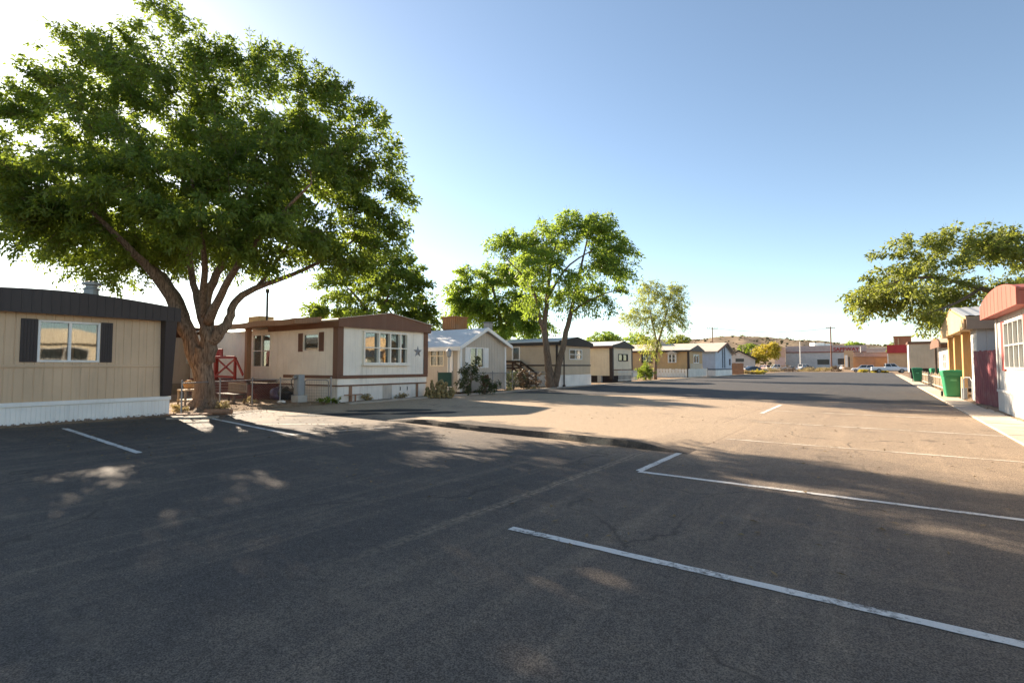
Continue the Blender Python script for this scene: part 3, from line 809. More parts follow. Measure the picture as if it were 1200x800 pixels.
sx0, sx1 = xAtY(250, 12.2)-2.0, xAtY(296, 12.2)
mb = MB(); mb.box(sx0, sx1, 11.9, 13.37, 0.86, 0.93)
for k in range(6): mb.box(sx0, sx1, 11.93, 11.97, 0.02+k*0.14, 0.145+k*0.14)
mb.build('porch_deck', STEPRED, t, bevel=0.008)
mb = MB()
for k in range(4):
    mb.box(sx1+0.002+k*0.28, sx1+0.34+k*0.28, 11.95, 13.3, 0.0, 0.74-k*0.19)
mb.build('porch_steps', STEPRED, t, bevel=0.015)
mb = MB(); ra, rb = xAtY(252, 12.0), xAtY(275, 12.0); yy = 12.02
mb.box(ra-0.10, ra+0.10, yy-0.05, yy+0.05, 0.93, 2.02); mb.box(rb-0.06, rb+0.06, yy-0.05, yy+0.05, 0.93, 1.98)
mb.beam((ra-0.2, yy-0.06, 2.0), (rb+0.1, yy-0.06, 1.98), 0.05, 0.13); mb.beam((ra, yy-0.055, 1.08), (rb, yy-0.055, 1.05), 0.045, 0.1)
mb.beam((ra+0.1, yy, 1.12), (rb-0.06, yy, 1.9), 0.04, 0.09); mb.beam((ra+0.1, yy+0.05, 1.9), (rb-0.06, yy+0.05, 1.12), 0.04, 0.09)
mb.beam((rb, yy, 1.95), (rb+0.75, yy, 1.15), 0.05, 0.12)
mb.build('railing', RAILRED, t, bevel=0.006)
mb = MB(); mb.box(ra-0.25, ra-0.02, yy+0.1, yy+0.16, 0.93, 2.3); mb.box(ra-0.15, ra+0.38, yy+0.12, yy+0.17, 2.03, 2.42)
mb.build('red_board', RAILRED, t, bevel=0.01)
# vent stack and cooler box on the roof
mb = MB(); p = W(313, 365, 26.5); mb.lathe([(0.055, 3.7-p[2]), (0.055, 5.35-p[2]), (0.09, 5.36-p[2]), (0.09, 5.55-p[2])], tuple(p), 10); mb.build('vent_pipe', BLACK, t)
p = W(306, 373, 26.8); mb = MB(); mb.box(p[0]-0.55, p[0]+0.55, p[1]-0.4, p[1]+0.4, 3.75, 4.13); mb.build('cooler_box', wood('cooler_tan_panel', (0.42, 0.28, 0.12), (0.5, 0.34, 0.17)), t, bevel=0.02)
# star plate on the end wall
mb = MB(); cy, cz = 18.03, 2.28; pts = []
for k in range(10):
    r = 0.30 if k % 2 == 0 else 0.12; a = PI/2+k*PI/5; pts.append((cy+r*math.cos(a), cz+r*math.sin(a)))
vs = [(X2+0.012, a, b) for a, b in pts] + [(X2+0.06, cy, cz)]
mb.add(vs, [(k, (k+1) % 10, 10) for k in range(10)] + [tuple(range(9, -1, -1))]); mb.build('star_ornament', STEEL, t)
# missing / patched skirting boards
for ya, yb, m_ in ((13.98, 14.16, POSTBROWN), (15.85, 16.4, wood('stained_skirting_board', (0.42, 0.36, 0.29), (0.62, 0.56, 0.48))), (17.93, 18.1, POSTBROWN)):
    trim(t, 'skirting_patch', m_, 'E', X2-0.02, ya, yb, 0.004, 0.02, 0.02, 0.69)
for yy in (16.9, 17.35):
    trim(t, 'vent_slot', BLACK, 'E', X2-0.02, yy, yy+0.05, 0.004, 0.012, 0.40, 0.58)

# --- small shelf bracket against the skirting
p = (X2+0.16, 14.1)
t = thing('folding_stand', 'small rusty metal stand against the dirty white skirting of the cream home', 'stand', (p[0], p[1], 0))
mb = MB(); mb.beam((p[0], p[1]-0.45, 0.33), (p[0], p[1]+0.45, 0.33), 0.1, 0.04); mb.build('top_bar', POSTBROWN, t)
for s in (-0.35, 0.35):
    mb = MB(); mb.beam((p[0], p[1]+s*0.3, 0.0), (p[0], p[1]+s*0.3, 0.312), 0.05, 0.05); mb.build('leg', POSTBROWN, t)

# --- grey gabled home
X3 = -19.3; Y3a, Y3b = 21.9, 26.25
t = thing('mobile_home', 'grey beige home with white gable roof and white shutters behind a chain-link fence', 'mobile home', (X3, 24, 0))
we = (22.75, 24.05, 1.45, 2.65); ws = (xAtY(504, Y3a), xAtY(520.5, Y3a), 1.55, 2.75); wd = (xAtY(525, Y3a), xAtY(531, Y3a), 0.2, 2.62)
zt = lambda y: float(np.interp(y, [Y3a, 24.05, Y3b], [2.72, 3.68, 2.86]))
shell(t, GREIGE, X3, 13, Y3a, Y3b, 0.1, 2.8, holesE=[we], holesS=[ws], pitch=0.16, ztop=zt)
rp = [(Y3a-0.35, 2.64), (24.05, 3.84), (Y3b+0.35, 2.80)]
roof(t, rp, X3-13.2, X3+0.3, 0.09, ROOFWHITE)
mb = MB()
for (a, b) in ((rp[0], rp[1]), (rp[1], rp[2])):
    (ya, za), (yb, zb) = a, b
    mb.add([(X3+0.302,ya,za-0.17),(X3+0.302,yb,zb-0.17),(X3+0.302,yb,zb+0.03),(X3+0.302,ya,za+0.03),
            (X3+0.34,ya,za-0.17),(X3+0.34,yb,zb-0.17),(X3+0.34,yb,zb+0.03),(X3+0.34,ya,za+0.03)],
           [(0,3,2,1),(4,5,6,7),(0,1,5,4),(2,3,7,6),(0,4,7,3),(1,2,6,5)])
mb.build('barge_board', WHITE, t)
trim(t, 'eave_board', WHITE, 'S', Y3a-0.35, X3-13, X3+0.3, 0.002, 0.03, 2.42, 2.66)
trim(t, 'corner_trim', WHITE, 'E', X3, Y3a-0.03, Y3a+0.14, 0.003, 0.04, 0.1, 2.7)
trim(t, 'corner_trim', WHITE, 'E', X3, Y3b-0.12, Y3b+0.03, 0.003, 0.04, 0.1, 2.8)
trim(t, 'corner_trim', WHITE, 'S', Y3a, X3-0.16, X3, 0.003, 0.04, 0.1, 2.7)
window(t, 'E', X3, *we, WHITE, cols=2, rows=1, curt=CURT_W, fw=0.06, blind=0.5)
shutter(t, 'E', X3, we[0]-0.42, we[0]-0.03, 1.45, 2.65, WHITE); shutter(t, 'E', X3, we[1]+0.03, we[1]+0.42, 1.45, 2.65, WHITE)
window(t, 'S', Y3a, *ws, CREAM, cols=2, rows=2, curt=CURT, fw=0.07, blind=0.5)
trim(t, 'door', WHITE, 'S', Y3a, *wd[:2], 0.003, 0.05, 0.2, 2.6)
p = W(533, 386, 34); mb = MB(); mb.box(p[0]-0.55, p[0]+0.55, p[1]-0.55, p[1]+0.55, 3.75, 3.95)
for k in range(7): mb.box(p[0]+0.56, p[0]+0.60, p[1]-0.55+k*0.16, p[1]-0.41+k*0.16, 3.95, 4.72)
for k in range(7): mb.box(p[0]-0.55+k*0.16, p[0]-0.41+k*0.16, p[1]-0.60, p[1]-0.56, 3.95, 4.72)
mb.box(p[0]-0.6, p[0]+0.55, p[1]-0.55, p[1]+0.55, 3.95, 4.72); mb.box(p[0]-0.64, p[0]+0.64, p[1]-0.64, p[1]+0.64, 4.722, 4.80)
mb.build('roof_cooler', wood('rust_cooler_panel', (0.30, 0.13, 0.05), (0.40, 0.20, 0.09)), t)
p = W(572, 386, 31.5); mb = MB(); mb.box(p[0]-0.2, p[0]+0.2, p[1]-0.2, p[1]+0.2, 3.55, 4.2); mb.box(p[0]-0.25, p[0]+0.25, p[1]-0.25, p[1]+0.25, 4.202, 4.25); mb.build('metal_flue', STEEL, t, bevel=0.02)
# --- lantern post by its door
p = (xAtY(526, 21.2), 21.2)
t = thing('yard_lantern', 'grey lantern on a thin post between the cream home and the grey gabled home', 'lantern', (p[0], p[1], 0))
mb = MB(); mb.tube([(p[0],p[1],0),(p[0],p[1],2.05)], 0.035, 8); mb.build('post', GREYMETAL, t)
mb = MB(); mb.lathe([(0.03,2.05),(0.12,2.1),(0.15,2.38),(0.17,2.4),(0.03,2.55)], (p[0],p[1],0), 8); mb.build('lamp_head', GREYMETAL, t)

# --- beige home with dark gable and stairs
X4 = -19.5; Y4a, Y4b = 33.2, 38.4
t = thing('mobile_home', 'beige home with black hip-shaped roof end, dark stair rails and white skirting', 'mobile home', (X4, 35.8, 0))
we = (34.85, 36.95, 2.05, 2.86); wd = (xAtY(600, Y4a), xAtY(609.5, Y4a), 1.0, 3.08)
shell(t, BEIGE, X4, 14, Y4a, Y4b, 0.9, 3.25, holesE=[we], holesS=[wd], pitch=0.22)
skirt(t, WHITE, X4, 14, Y4a, Y4b, 0.88, pitch=0.25, inset=-0.05)
trim(t, 'belt_trim', DBROWN, 'E', X4, Y4a-0.04, Y4b+0.04, 0.002, 0.045, 1.55, 1.65)
trim(t, 'belt_trim', DBROWN, 'S', Y4a, X4-14, X4, 0.002, 0.04, 1.55, 1.65)
trim(t, 'corner_trim', DBROWN, 'S', Y4a, X4-0.2, X4-0.02, 0.042, 0.06, 0.92, 3.15)
rp = [(Y4a-0.15, 3.42), (34.3, 3.58), (35.8, 3.82), (37.3, 3.60), (Y4b+0.15, 3.36)]
roof(t, rp, X4-14, X4+0.18, 0.06, ROOFWHITE)
endcap(t, [(a, b+0.025) for a, b in rp], 3.10, X4+0.182, 0.05, ROOFDARK)
trim(t, 'side_fascia', ROOFDARK, 'S', Y4a-0.15, X4-14, X4+0.18, 0.002, 0.04, 3.12, 3.36)
window(t, 'E', X4, *we, WHITE, cols=2, rows=2, curt=CURT_W, fw=0.07, proud=0.04, blind=0.1)
window(t, 'S', Y4a, *wd, WHITE, cols=1, rows=2, curt=plain('pale_door_blind', (0.52, 0.56, 0.58), 0.8), fw=0.1)
sxa, sxb = wd[0]-1.7, wd[1]+0.15
mb = MB(); mb.box(sxa, sxb, Y4a-1.25, Y4a-0.06, 0.88, 0.96)
for k in range(4): mb.box(sxb+0.002+k*0.27, sxb+0.28+k*0.27, Y4a-1.2, Y4a-0.1, 0.70-k*0.19, 0.76-k*0.19)
mb.build('stairs', GREYWOOD, t)
for yy in (Y4a-1.22, Y4a-0.15):
    mb = MB(); mb.box(sxa-0.03, sxa+0.07, yy-0.05, yy+0.05, 0, 1.95); mb.box(sxb-0.05, sxb+0.05, yy-0.05, yy+0.05, 0, 1.95)
    mb.beam((sxa, yy, 1.9), (sxb, yy, 1.9), 0.09, 0.14); mb.beam((sxa, yy, 1.4), (sxb, yy, 1.4), 0.05, 0.12)
    mb.beam((sxb, yy, 1.9), (sxb+1.5, yy, 0.95), 0.09, 0.14); mb.beam((sxb, yy, 1.4), (sxb+1.4, yy, 0.5), 0.05, 0.1); mb.box(sxb+1.4, sxb+1.5, yy-0.05, yy+0.05, 0, 1.05)
    mb.build('stair_rail', DARKWOOD, t)
# --- low white wall in front of the double-trunk tree, and lamp post
mb = MB(); p = G(638, 454); mb.box(X4+0.25, X4+0.4, Y4a-1.6, Y4a+0.2, 0, 0.88)
tag(mb.build('skirting_panel', WHITE, loc=(X4+0.3, Y4a-0.7, 0), bevel=0.01), 'loose white panel standing behind the double-trunk tree', 'panel')
p = (yAtX(661, -19.0),); ly = p[0]
t = thing('lamp_post', 'slim dark lamp post with round pale globe in front of the beige home', 'lamp post', (-19.0, ly, 0))
mb = MB(); mb.lathe([(0.11, 0), (0.11, 0.12), (0.055, 0.2), (0.045, 3.0), (0.09, 3.03), (0.09, 3.08)], (-19.0, ly, 0), 10); mb.build('post', DARKWOOD, t)
mb = MB(); mb.lathe([(0.08, 3.08), (0.17, 3.16), (0.21, 3.3), (0.17, 3.46), (0.06, 3.54)], (-19.0, ly, 0), 14); mb.build('globe', plain('frosted_globe', (0.6, 0.58, 0.54), 0.3), t, smooth=True)

# --- cream home with dark green-grey gable and picket fence
X5 = -20.5; Y5a, Y5b = 44.95, 49.7
t = thing('mobile_home', 'small cream home with dark corner post, dark gable and black lattice under it', 'mobile home', (X5, 47.3, 0))
we = (46.3, 48.6, 2.0, 2.72)
shell(t, CREAM, X5, 12, Y5a, Y5b, 0.62, 3.4, holesE=[we], pitch=0.25)
skirt(t, DARKIN, X5, 12, Y5a, Y5b, 0.6, pitch=0.18, inset=0.05)
rp = [(Y5a-0.25, 3.50), (46.2, 3.72), (47.4, 3.98), (48.6, 3.75), (Y5b+0.25, 3.45)]
roof(t, rp, X5-12, X5+0.15, 0.06, ROOFWHITE)
endcap(t, [(a, b+0.03) for a, b in rp], 3.28, X5+0.152, 0.05, paint('dark_olive_trim', (0.075, 0.072, 0.058), 0.7, 0.3))
trim(t, 'side_fascia', BROWN, 'S', Y5a-0.25, X5-12, X5+0.15, 0.002, 0.04, 3.24, 3.44)
trim(t, 'corner_trim', DBROWN, 'E', X5, Y5a-0.06, Y5a+0.2, 0.003, 0.06, 0.3, 3.28)
trim(t, 'corner_trim', DBROWN, 'S', Y5a, X5-0.28, X5, 0.003, 0.06, 0.3, 3.28)
trim(t, 'corner_trim', DBROWN, 'E', X5, Y5b-0.14, Y5b+0.05, 0.003, 0.06, 0.3, 3.28)
trim(t, 'belt_trim', BROWN, 'E', X5, Y5a+0.21, Y5b-0.15, 0.003, 0.05, 1.12, 1.22)
window(t, 'E', X5, *we, BLACK, cols=2, rows=1, curt=CURT_W, fw=0.09, proud=0.04, blind=0.15)
mb = MB(); mb.box(X5-1.4, X5-1.0, Y5a-0.35, Y5a-0.06, 0, 0.62); mb.build('block_pier', CONC2, t)
def picket(name, label, pts, h, pitch, w, mat, zb=0.08, group=None, rails=2, post=None, postmat=None, cat='fence'):
    t = thing(name, label, cat, (pts[0][0], pts[0][1], 0), group)
    mb = MB(); mp = MB(); mr = MB()
    for a, b in zip(pts[:-1], pts[1:]):
        a = Vector((*a, 0)); b = Vector((*b, 0)); n = max(1, int((b-a).length/pitch)); d = (b-a).normalized(); s = Vector((-d.y, d.x, 0))
        for i in range(n):
            c = a+(b-a)*((i+0.5)/n); hh = h*random.uniform(0.96, 1.03)
            mb.beam(c+Vector((0,0,zb)), c+Vector((0,0,hh)), w, 0.02, up=s)
        for k in range(rails):
            z = zb+0.12+(h-zb-0.3)*k/max(1, rails-1); mr.beam(a+s*0.035+Vector((0,0,z)), b+s*0.035+Vector((0,0,z)), 0.035, 0.07)
    mb.build('picket', mat, t)['kind'] = 'stuff'; mr.build('rail', mat, t)
    if post:
        for a, b in zip(pts[:-1], pts[1:]):
            a = Vector((*a, 0)); b = Vector((*b, 0)); n = max(1, int((b-a).length/post))
            for i in range(n+1):
                c = a+(b-a)*(i/n); m_ = MB(); m_.box(c.x-0.05, c.x+0.05, c.y-0.05, c.y+0.05, 0, h+0.1); m_.build('post', postmat or mat, t)
    return t
picket('picket_fence', 'short white picket fence under the black-framed window of the small cream home', [(-20.0, Y5a+0.2), (-20.0, Y5b+0.1)], 1.15, 0.28, 0.09, WHITE_DIRTY)

# --- tan home with bay window
X6 = -20.5; Y6a, Y6b = 69.3, 75.4
t = thing('mobile_home', 'orange tan home with black window, small bay window and low white skirting', 'mobile home', (X6, 72, 0))
w1 = (xAtY(752, Y6a), xAtY(764.5, Y6a), 1.95, 3.15); w2 = (xAtY(784, Y6a), xAtY(793, Y6a), 1.95, 3.15); we = (71.0, 73.6, 1.9, 3.1)
shell(t, TANWOOD, X6, 16, Y6a, Y6b, 0.6, 3.65, holesE=[we], holesS=[w1, w2], pitch=0.3)
skirt(t, WHITE, X6, 16, Y6a, Y6b, 0.58, pitch=0.3, inset=-0.04)
rp = [(Y6a-0.3, 3.68), (72.4, 4.05), (Y6b+0.3, 3.68)]
roof(t, rp, X6-16, X6+0.2, 0.08, ROOFTAN)
endcap(t, [(Y6a-0.3, 3.7), (72.4, 4.4), (Y6b+0.3, 3.7)], 3.5, X6+0.202, 0.06, DBROWN)
trim(t, 'side_fascia', DBROWN, 'S', Y6a-0.3, X6-16, X6+0.2, 0.002, 0.05, 3.42, 3.6)
trim(t, 'corner_trim', DBROWN, 'S', Y6a, X6-0.3, X6, 0.003, 0.06, 0.6, 3.4)
trim(t, 'end_panel', BEIGE, 'E', X6, Y6a+0.2, Y6b-0.2, 0.003, 0.03, 0.6, 1.85)
window(t, 'S', Y6a, *w1, BLACK, cols=2, rows=2, curt=CURT_D, fw=0.14, proud=0.06)
window(t, 'S', Y6a, *w2, WHITE, cols=2, rows=2, curt=CURT_W, fw=0.09, proud=0.45, blind=0.4)
mb = MB(); mb.prism([(w2[0]-0.35, 3.2), (w2[1]+0.35, 3.2), ((w2[0]+w2[1])/2, 3.55)], 'y', Y6a-0.6, Y6a-0.03); mb.build('bay_hood', GREIGE, t)
window(t, 'E', X6, *we, WHITE, cols=2, rows=1, curt=CURT_D, fw=0.1, proud=0.05)
picket('picket_fence', 'long white fence panels in front of the orange tan home', [(xAtY(769, 67.2), 67.2), (-20.2, 67.4), (-20.0, 76)], 1.15, 0.4, 0.34, WHITE_DIRTY, post=6, postmat=GREYWOOD)
# --- pale blue gabled home
X7 = -20.0; Y7a, Y7b = 80.5, 91
t = thing('gabled_house', 'pale blue house with broad cream gable roof at the far end of the left row', 'house', (X7, 86, 0))
we = (89.2, 90.2, 1.6, 2.7)
zt = lambda y: float(np.interp(y, [Y7a, 86, Y7b], [3.8, 5.05, 3.7]))
shell(t, BLUEWHITE, X7, 22, Y7a, Y7b, 0.9, 3.8, holesE=[we], pitch=0.4, ztop=zt)
skirt(t, WHITE, X7, 22, Y7a, Y7b, 0.88, pitch=0.4, inset=-0.03)
rp = [(Y7a-0.6, 3.72), (86, 5.22), (Y7b+0.6, 3.6)]
roof(t, rp, X7-22, X7+0.5, 0.12, ROOFTAN)
mb = MB()
for (a, b) in ((rp[0], rp[1]), (rp[1], rp[2])):
    (ya, za), (yb, zb) = a, b
    mb.add([(X7+0.502,ya,za-0.3),(X7+0.502,yb,zb-0.3),(X7+0.502,yb,zb+0.03),(X7+0.502,ya,za+0.03),
            (X7+0.56,ya,za-0.3),(X7+0.56,yb,zb-0.3),(X7+0.56,yb,zb+0.03),(X7+0.56,ya,za+0.03)],
           [(0,3,2,1),(4,5,6,7),(0,1,5,4),(2,3,7,6),(0,4,7,3),(1,2,6,5)])
mb.build('barge_board', BROWN, t)
SLATE = paint('slate_blue_trim', (0.10, 0.12, 0.15), 0.6, 0.2)
for yy in (84.6, 85.9): trim(t, 'gable_strip', SLATE, 'E', X7, yy, yy+0.55, 0.003, 0.06, 1.2, 4.55)
trim(t, 'belt_trim', SLATE, 'E', X7, Y7a, Y7b, 0.003, 0.05, 0.95, 1.1); trim(t, 'belt_trim', SLATE, 'S', Y7a, X7-22, X7, 0.003, 0.05, 0.95, 1.1)
window(t, 'E', X7, *we, SLATE, cols=1, rows=2, fw=0.12, curt=CURT_D)
p = W(802, 403, 100); mb = MB(); mb.box(p[0]-0.9, p[0]+0.9, 85, 87.4, 4.7, 6.0); mb.build('roof_cooler', BEIGE, t, bevel=0.03)

# --- second row trailer seen past the big tree
X8 = -33.0
t = thing('mobile_home', 'pale pinkish home half hidden behind the big tree trunk with an orange porch post', 'mobile home', (X8, 10, 0))
ws8 = (13.3, 14.6, 1.7, 2.9)
shell(t, paint('pale_pink_siding', (0.62, 0.50, 0.40), 0.6, 0.3), X8, 12, 9.0, 16.5, 0.3, 3.2, holesE=[ws8], pitch=0.3)
window(t, 'E', X8, *ws8, WHITE, cols=2, rows=2, curt=CURT_W, fw=0.07)
roof(t, arc(8.7, 16.8, 3.35, 3.8), X8-12, X8+0.9, 0.1, BROWN)
mb = MB(); mb.box(X8+0.7, X8+0.86, 11.9, 12.06, 0, 3.27); mb.build('porch_post', POSTTAN, t)
mb = MB(); mb.box(X8+0.01, X8+1.5, 9.4, 13.0, 0, 0.55); mb.build('porch_deck', GREYWOOD, t)

# ================================================================== HOUSES, RIGHT ROW
XR = 3.35
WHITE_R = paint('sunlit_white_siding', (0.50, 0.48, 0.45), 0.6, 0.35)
t = thing('mobile_home', 'white mobile home with faded red arched roof cap at the right edge of the photo', 'mobile home', (XR, 21.5, 0))
ww = (19.95, 22.75, 1.48, 2.98)
shell(t, WHITE_R, XR, 14, 18.9, 24.15, 0.72, 3.3, 'W', holesE=[ww], pitch=0.28)
skirt(t, WHITE_R, XR, 14, 18.9, 24.15, 0.70, 'W', pitch=0.28, inset=-0.03)
trim(t, 'skirting_rail', WHITE_R, 'W', XR, 18.85, 24.2, 0.002, 0.06, 0.70, 0.79)
window(t, 'W', XR, *ww, WHITE_R, cols=4, rows=2, curt=CURT_W, fw=0.06, proud=0.05, blind=0.0)
trim(t, 'window_trim', REDTRIM, 'W', XR, 22.76, 23.2, 0.003, 0.05, 1.42, 3.02); trim(t, 'window_trim', REDTRIM, 'W', XR, 19.5, 19.94, 0.003, 0.05, 1.42, 3.02)
pr = arc(18.55, 24.45, 3.66, 3.98, pw=2.2)
roof(t, [(a, b-0.02) for a, b in pr], XR-0.33, XR+14, 0.07, REDROOF)
endcap(t, pr, 3.20, XR-0.332, -0.05, REDROOF, ribs=0.62)
for yy, s in ((18.55, 1), (24.45, -1)):
    mb = MB(); mb.box(XR-0.33, XR+14, yy, yy+0.04*s, 3.20, 3.56); mb.build('side_fascia', REDROOF, t)
mb = MB(); mb.box(XR-0.328, XR+13.9, 18.60, 24.40, 3.215, 3.235); mb.build('soffit', REDROOF, t)
trim(t, 'corner_trim', WHITE_R, 'W', XR, 24.0, 24.2, 0.003, 0.04, 0.8, 3.2)

t = thing('mobile_home', 'tan home across the lot whose front mirrors in the windows of the left row', 'mobile home', (4.4, 9, 0))
wq = (8.6, 11.0, 1.3, 2.7)
shell(t, CREAM, 4.4, 12, 5.2, 12.4, 0.5, 3.1, 'W', holesE=[wq], pitch=0.3)
skirt(t, WHITE_R, 4.4, 12, 5.2, 12.4, 0.48, 'W', pitch=0.3, inset=-0.03)
window(t, 'W', 4.4, *wq, WHITE_R, cols=2, rows=2, curt=CURT_D, fw=0.08, proud=0.05)
roof(t, arc(4.9, 12.7, 3.3, 3.9), 4.1, 16.4, 0.1, ROOFTAN); endcap(t, arc(4.9, 12.7, 3.32, 3.92), 3.0, 4.098, -0.05, CREAM)
# maroon board fence between
t = thing('board_fence', 'weathered maroon board fence between the red-capped home and the metal-roofed home', 'fence', (3.3, 27.5, 0))
mb = MB(); n = 17
A = Vector((3.22, 28.45)); B = Vector((3.72, 24.6))
for i in range(n):
    a = A+(B-A)*(i/n); b = A+(B-A)*((i+0.93)/n); h = 2.18+random.uniform(-0.02, 0.02)
    mb.beam((*((a+b)/2), 0.06), (*((a+b)/2), h), (b-a).length, 0.022, up=(B-A).orthogonal().to_3d())
mb.build('board', MAROON, t)
mb = MB()
for z in (0.4, 1.7): mb.beam((A.x+0.05, A.y, z), (B.x+0.05, B.y, z), 0.04, 0.09)
mb.build('rail', MAROON, t)

# porch home with corrugated metal roof
Y9a, Y9b = 28.65, 38.0
t = thing('mobile_home', 'home with corrugated metal gable roof and orange tan porch posts beside a green bin', 'mobile home', (XR, 33, 0))
mb = MB()
ribbed(mb, 'S', Y9a, XR, XR+13, 0.05, 3.2, 0.3); ribbed(mb, 'W', XR, Y9a, Y9a+1.7, 0.05, 3.2, 0.3)
ribbed(mb, 'N', Y9a+1.7, XR, XR+1.3, 0.05, 3.2, 0.3); ribbed(mb, 'W', XR+1.3, Y9a+1.7, Y9b, 0.05, 3.3, 0.3, holes=[(33.5, 35.2, 1.4, 2.6)]); ribbed(mb, 'N', Y9b, XR+1.3, XR+13, 0.05, 3.2, 0.6)
mb.build('wall', WHITE_R, t)
window(t, 'W', XR+1.3, 33.5, 35.2, 1.4, 2.6, WHITE, cols=2, rows=2, curt=CURT_W)
zr, zs_, yr = 4.42, 3.66, 33.2
rp = [(Y9a-0.25, zs_), (yr, zr), (Y9b+0.3, zs_)]
roof(t, [(a, b-0.03) for a, b in rp], XR-0.35, XR+13, 0.1, TANWOOD, 'roof_deck')
mb = MB(); n = 34
for sgn, (ya, za), (yb, zb) in ((1, rp[0], rp[1]), (1, rp[1], rp[2])):
    for i in range(n*2):
        xa = XR-0.42+13.4*i/(n*2); xb = XR-0.42+13.4*(i+1)/(n*2); oa = 0.035 if i % 2 else 0.0; ob = 0.0 if i % 2 else 0.035
        mb.add([(xa,ya,za+oa),(xb,ya,za+ob),(xb,yb,zb+ob),(xa,yb,zb+oa)], [(0,1,2,3)])
mb.build('metal_roof', ROOFMETAL, t)
mb = MB(); poly = [(Y9a-0.2, 3.12), (Y9a-0.2, zs_-0.12), (yr, zr-0.12), (Y9b+0.25, zs_-0.12), (Y9b+0.25, 3.12)]
mb.prism(poly, 'x', XR-0.42, XR-0.36); mb.build('gable_board', TANWOOD, t)
trim(t, 'side_fascia', paint('tan_fascia', (0.36, 0.25, 0.17), 0.7, 0.3), 'S', Y9a-0.25, XR-0.34, XR+13, 0.002, 0.04, 3.10, zs_-0.06)
mb = MB(); mb.box(XR-0.34, XR+1.25, Y9a-0.2, Y9b+0.2, 3.14, 3.17); mb.build('soffit', TANWOOD, t)
for yy in (31.6, 34.8, 37.4):
    mb = MB(); mb.box(XR-0.18, XR+0.10, yy-0.22, yy+0.22, 1.0 if yy < 32 else 0, 3.135); mb.build('porch_post', POSTTAN, t, bevel=0.015)
mb = MB(); mb.box(XR-0.15, XR+0.05, 32.3, Y9b, 0.08, 1.05); mb.build('porch_half_wall', TANWOOD, t)

# next small home
t = thing('mobile_home', 'small brown-roofed white home past the metal-roofed porch', 'mobile home', (3.5, 46, 0))
wn = (42.5, 44.6, 1.3, 2.4)
shell(t, WHITE_R, 3.5, 12, 41.5, 47.5, 0.3, 3.0, 'W', holesE=[wn], pitch=0.3)
window(t, 'W', 3.5, *wn, WHITE, cols=2, rows=2, curt=CURT_D, fw=0.08)
roof(t, arc(41.2, 47.8, 3.02, 3.4), 3.1, 15.5, 0.12, ROOFTAN)
endcap(t, arc(41.2, 47.8, 3.04, 3.42), 2.75, 3.098, -0.05, BROWN)
trim(t, 'side_fascia', BROWN, 'S', 41.2, 3.1, 15.5, 0.002, 0.04, 2.7, 2.95)
# raised tan trailer
Y11 = 78
t = thing('mobile_home', 'plain raised tan trailer with white end wall behind the farther green bin', 'mobile home', (3.0, 80, 0))
mb = MB(); ribbed(mb, 'S', Y11, xAtY(1066, Y11), xAtY(1099, Y11), 1.25, 4.15, 0.35); x0, x1 = xAtY(1066, Y11), xAtY(1099, Y11)
mb.box(x0+0.02, x1-0.02, Y11+0.02, Y11+4, 1.25, 4.15); mb.build('wall', BEIGE, t)
mb = MB(); mb.box(x0-0.04, x0+0.018, Y11+0.02, Y11+4, 0.8, 4.15); mb.build('end_wall', WHITE_R, t)
mb = MB(); mb.box(x0-0.15, x1+0.15, Y11-0.12, Y11+4.1, 4.152, 4.45); mb.build('roof', BROWN, t, bevel=0.02)
mb = MB(); mb.box(x0+0.1, x1-0.1, Y11+0.1, Y11+3.9, 0, 1.23); mb.build('skirting', DARKIN, t)

# ================================================================== TREES
# --- the big shade tree
D1 = 19.2
b1 = G(239, 481); b1 = (float(b1[0]), float(b1[1]), -0.02)
D1 = float((np.array(b1)-C0) @ Fw)
limbs = [
 limb_px(D1, [(241,487,0,.47),(240,477,0,.37),(239,455,0,.325),(239,432,0,.315),(238,416,0,.33),(238,405,0,.27)]),
 limb_px(D1, [(234,428,0,.28),(225,403,0,.25),(216,382,0,.24),(206,362,-.1,.215),(196,342,-.3,.18),(176,316,-.8,.14),(146,286,-1.5,.10),(110,250,-2.2,.06),(70,220,-2.8,.03)]),
 limb_px(D1, [(222,392,.05,.20),(216,368,.2,.155),(207,346,.5,.13),(190,322,1.0,.10),(160,300,1.8,.07),(120,270,2.6,.04)]),
 limb_px(D1, [(242,425,0,.28),(244,402,0,.26),(243,384,0,.23),(240,366,.1,.20),(243,346,.2,.165),(254,322,.3,.13),(266,298,.4,.10),(285,250,.5,.06),(300,190,.6,.03)]),
 limb_px(D1, [(240,380,.1,.17),(232,352,.5,.13),(225,322,.9,.11),(220,280,1.2,.09),(214,210,1.4,.06),(206,130,1.5,.03)]),
 limb_px(D1, [(240,372,.0,.15),(238,345,-.5,.12),(240,315,-1.1,.10),(235,270,-2.0,.07),(225,210,-2.8,.04)]),
 limb_px(D1, [(244,378,-.1,.17),(256,352,-.6,.13),(268,328,-1.2,.11),(292,292,-2.0,.08),(330,250,-2.6,.05),(365,215,-3,.03)]),
 limb_px(D1, [(247,400,0,.22),(260,388,0,.19),(268,374,.1,.15),(273,358,.2,.13),(284,346,.3,.12),(306,335,.4,.10),(332,326,.5,.085),(372,308,.6,.06),(410,285,.6,.04),(440,262,.6,.02)]),
 limb_px(D1, [(300,338,.4,.08),(322,310,1.0,.07),(350,270,1.6,.05),(385,220,2.0,.03)]),
]
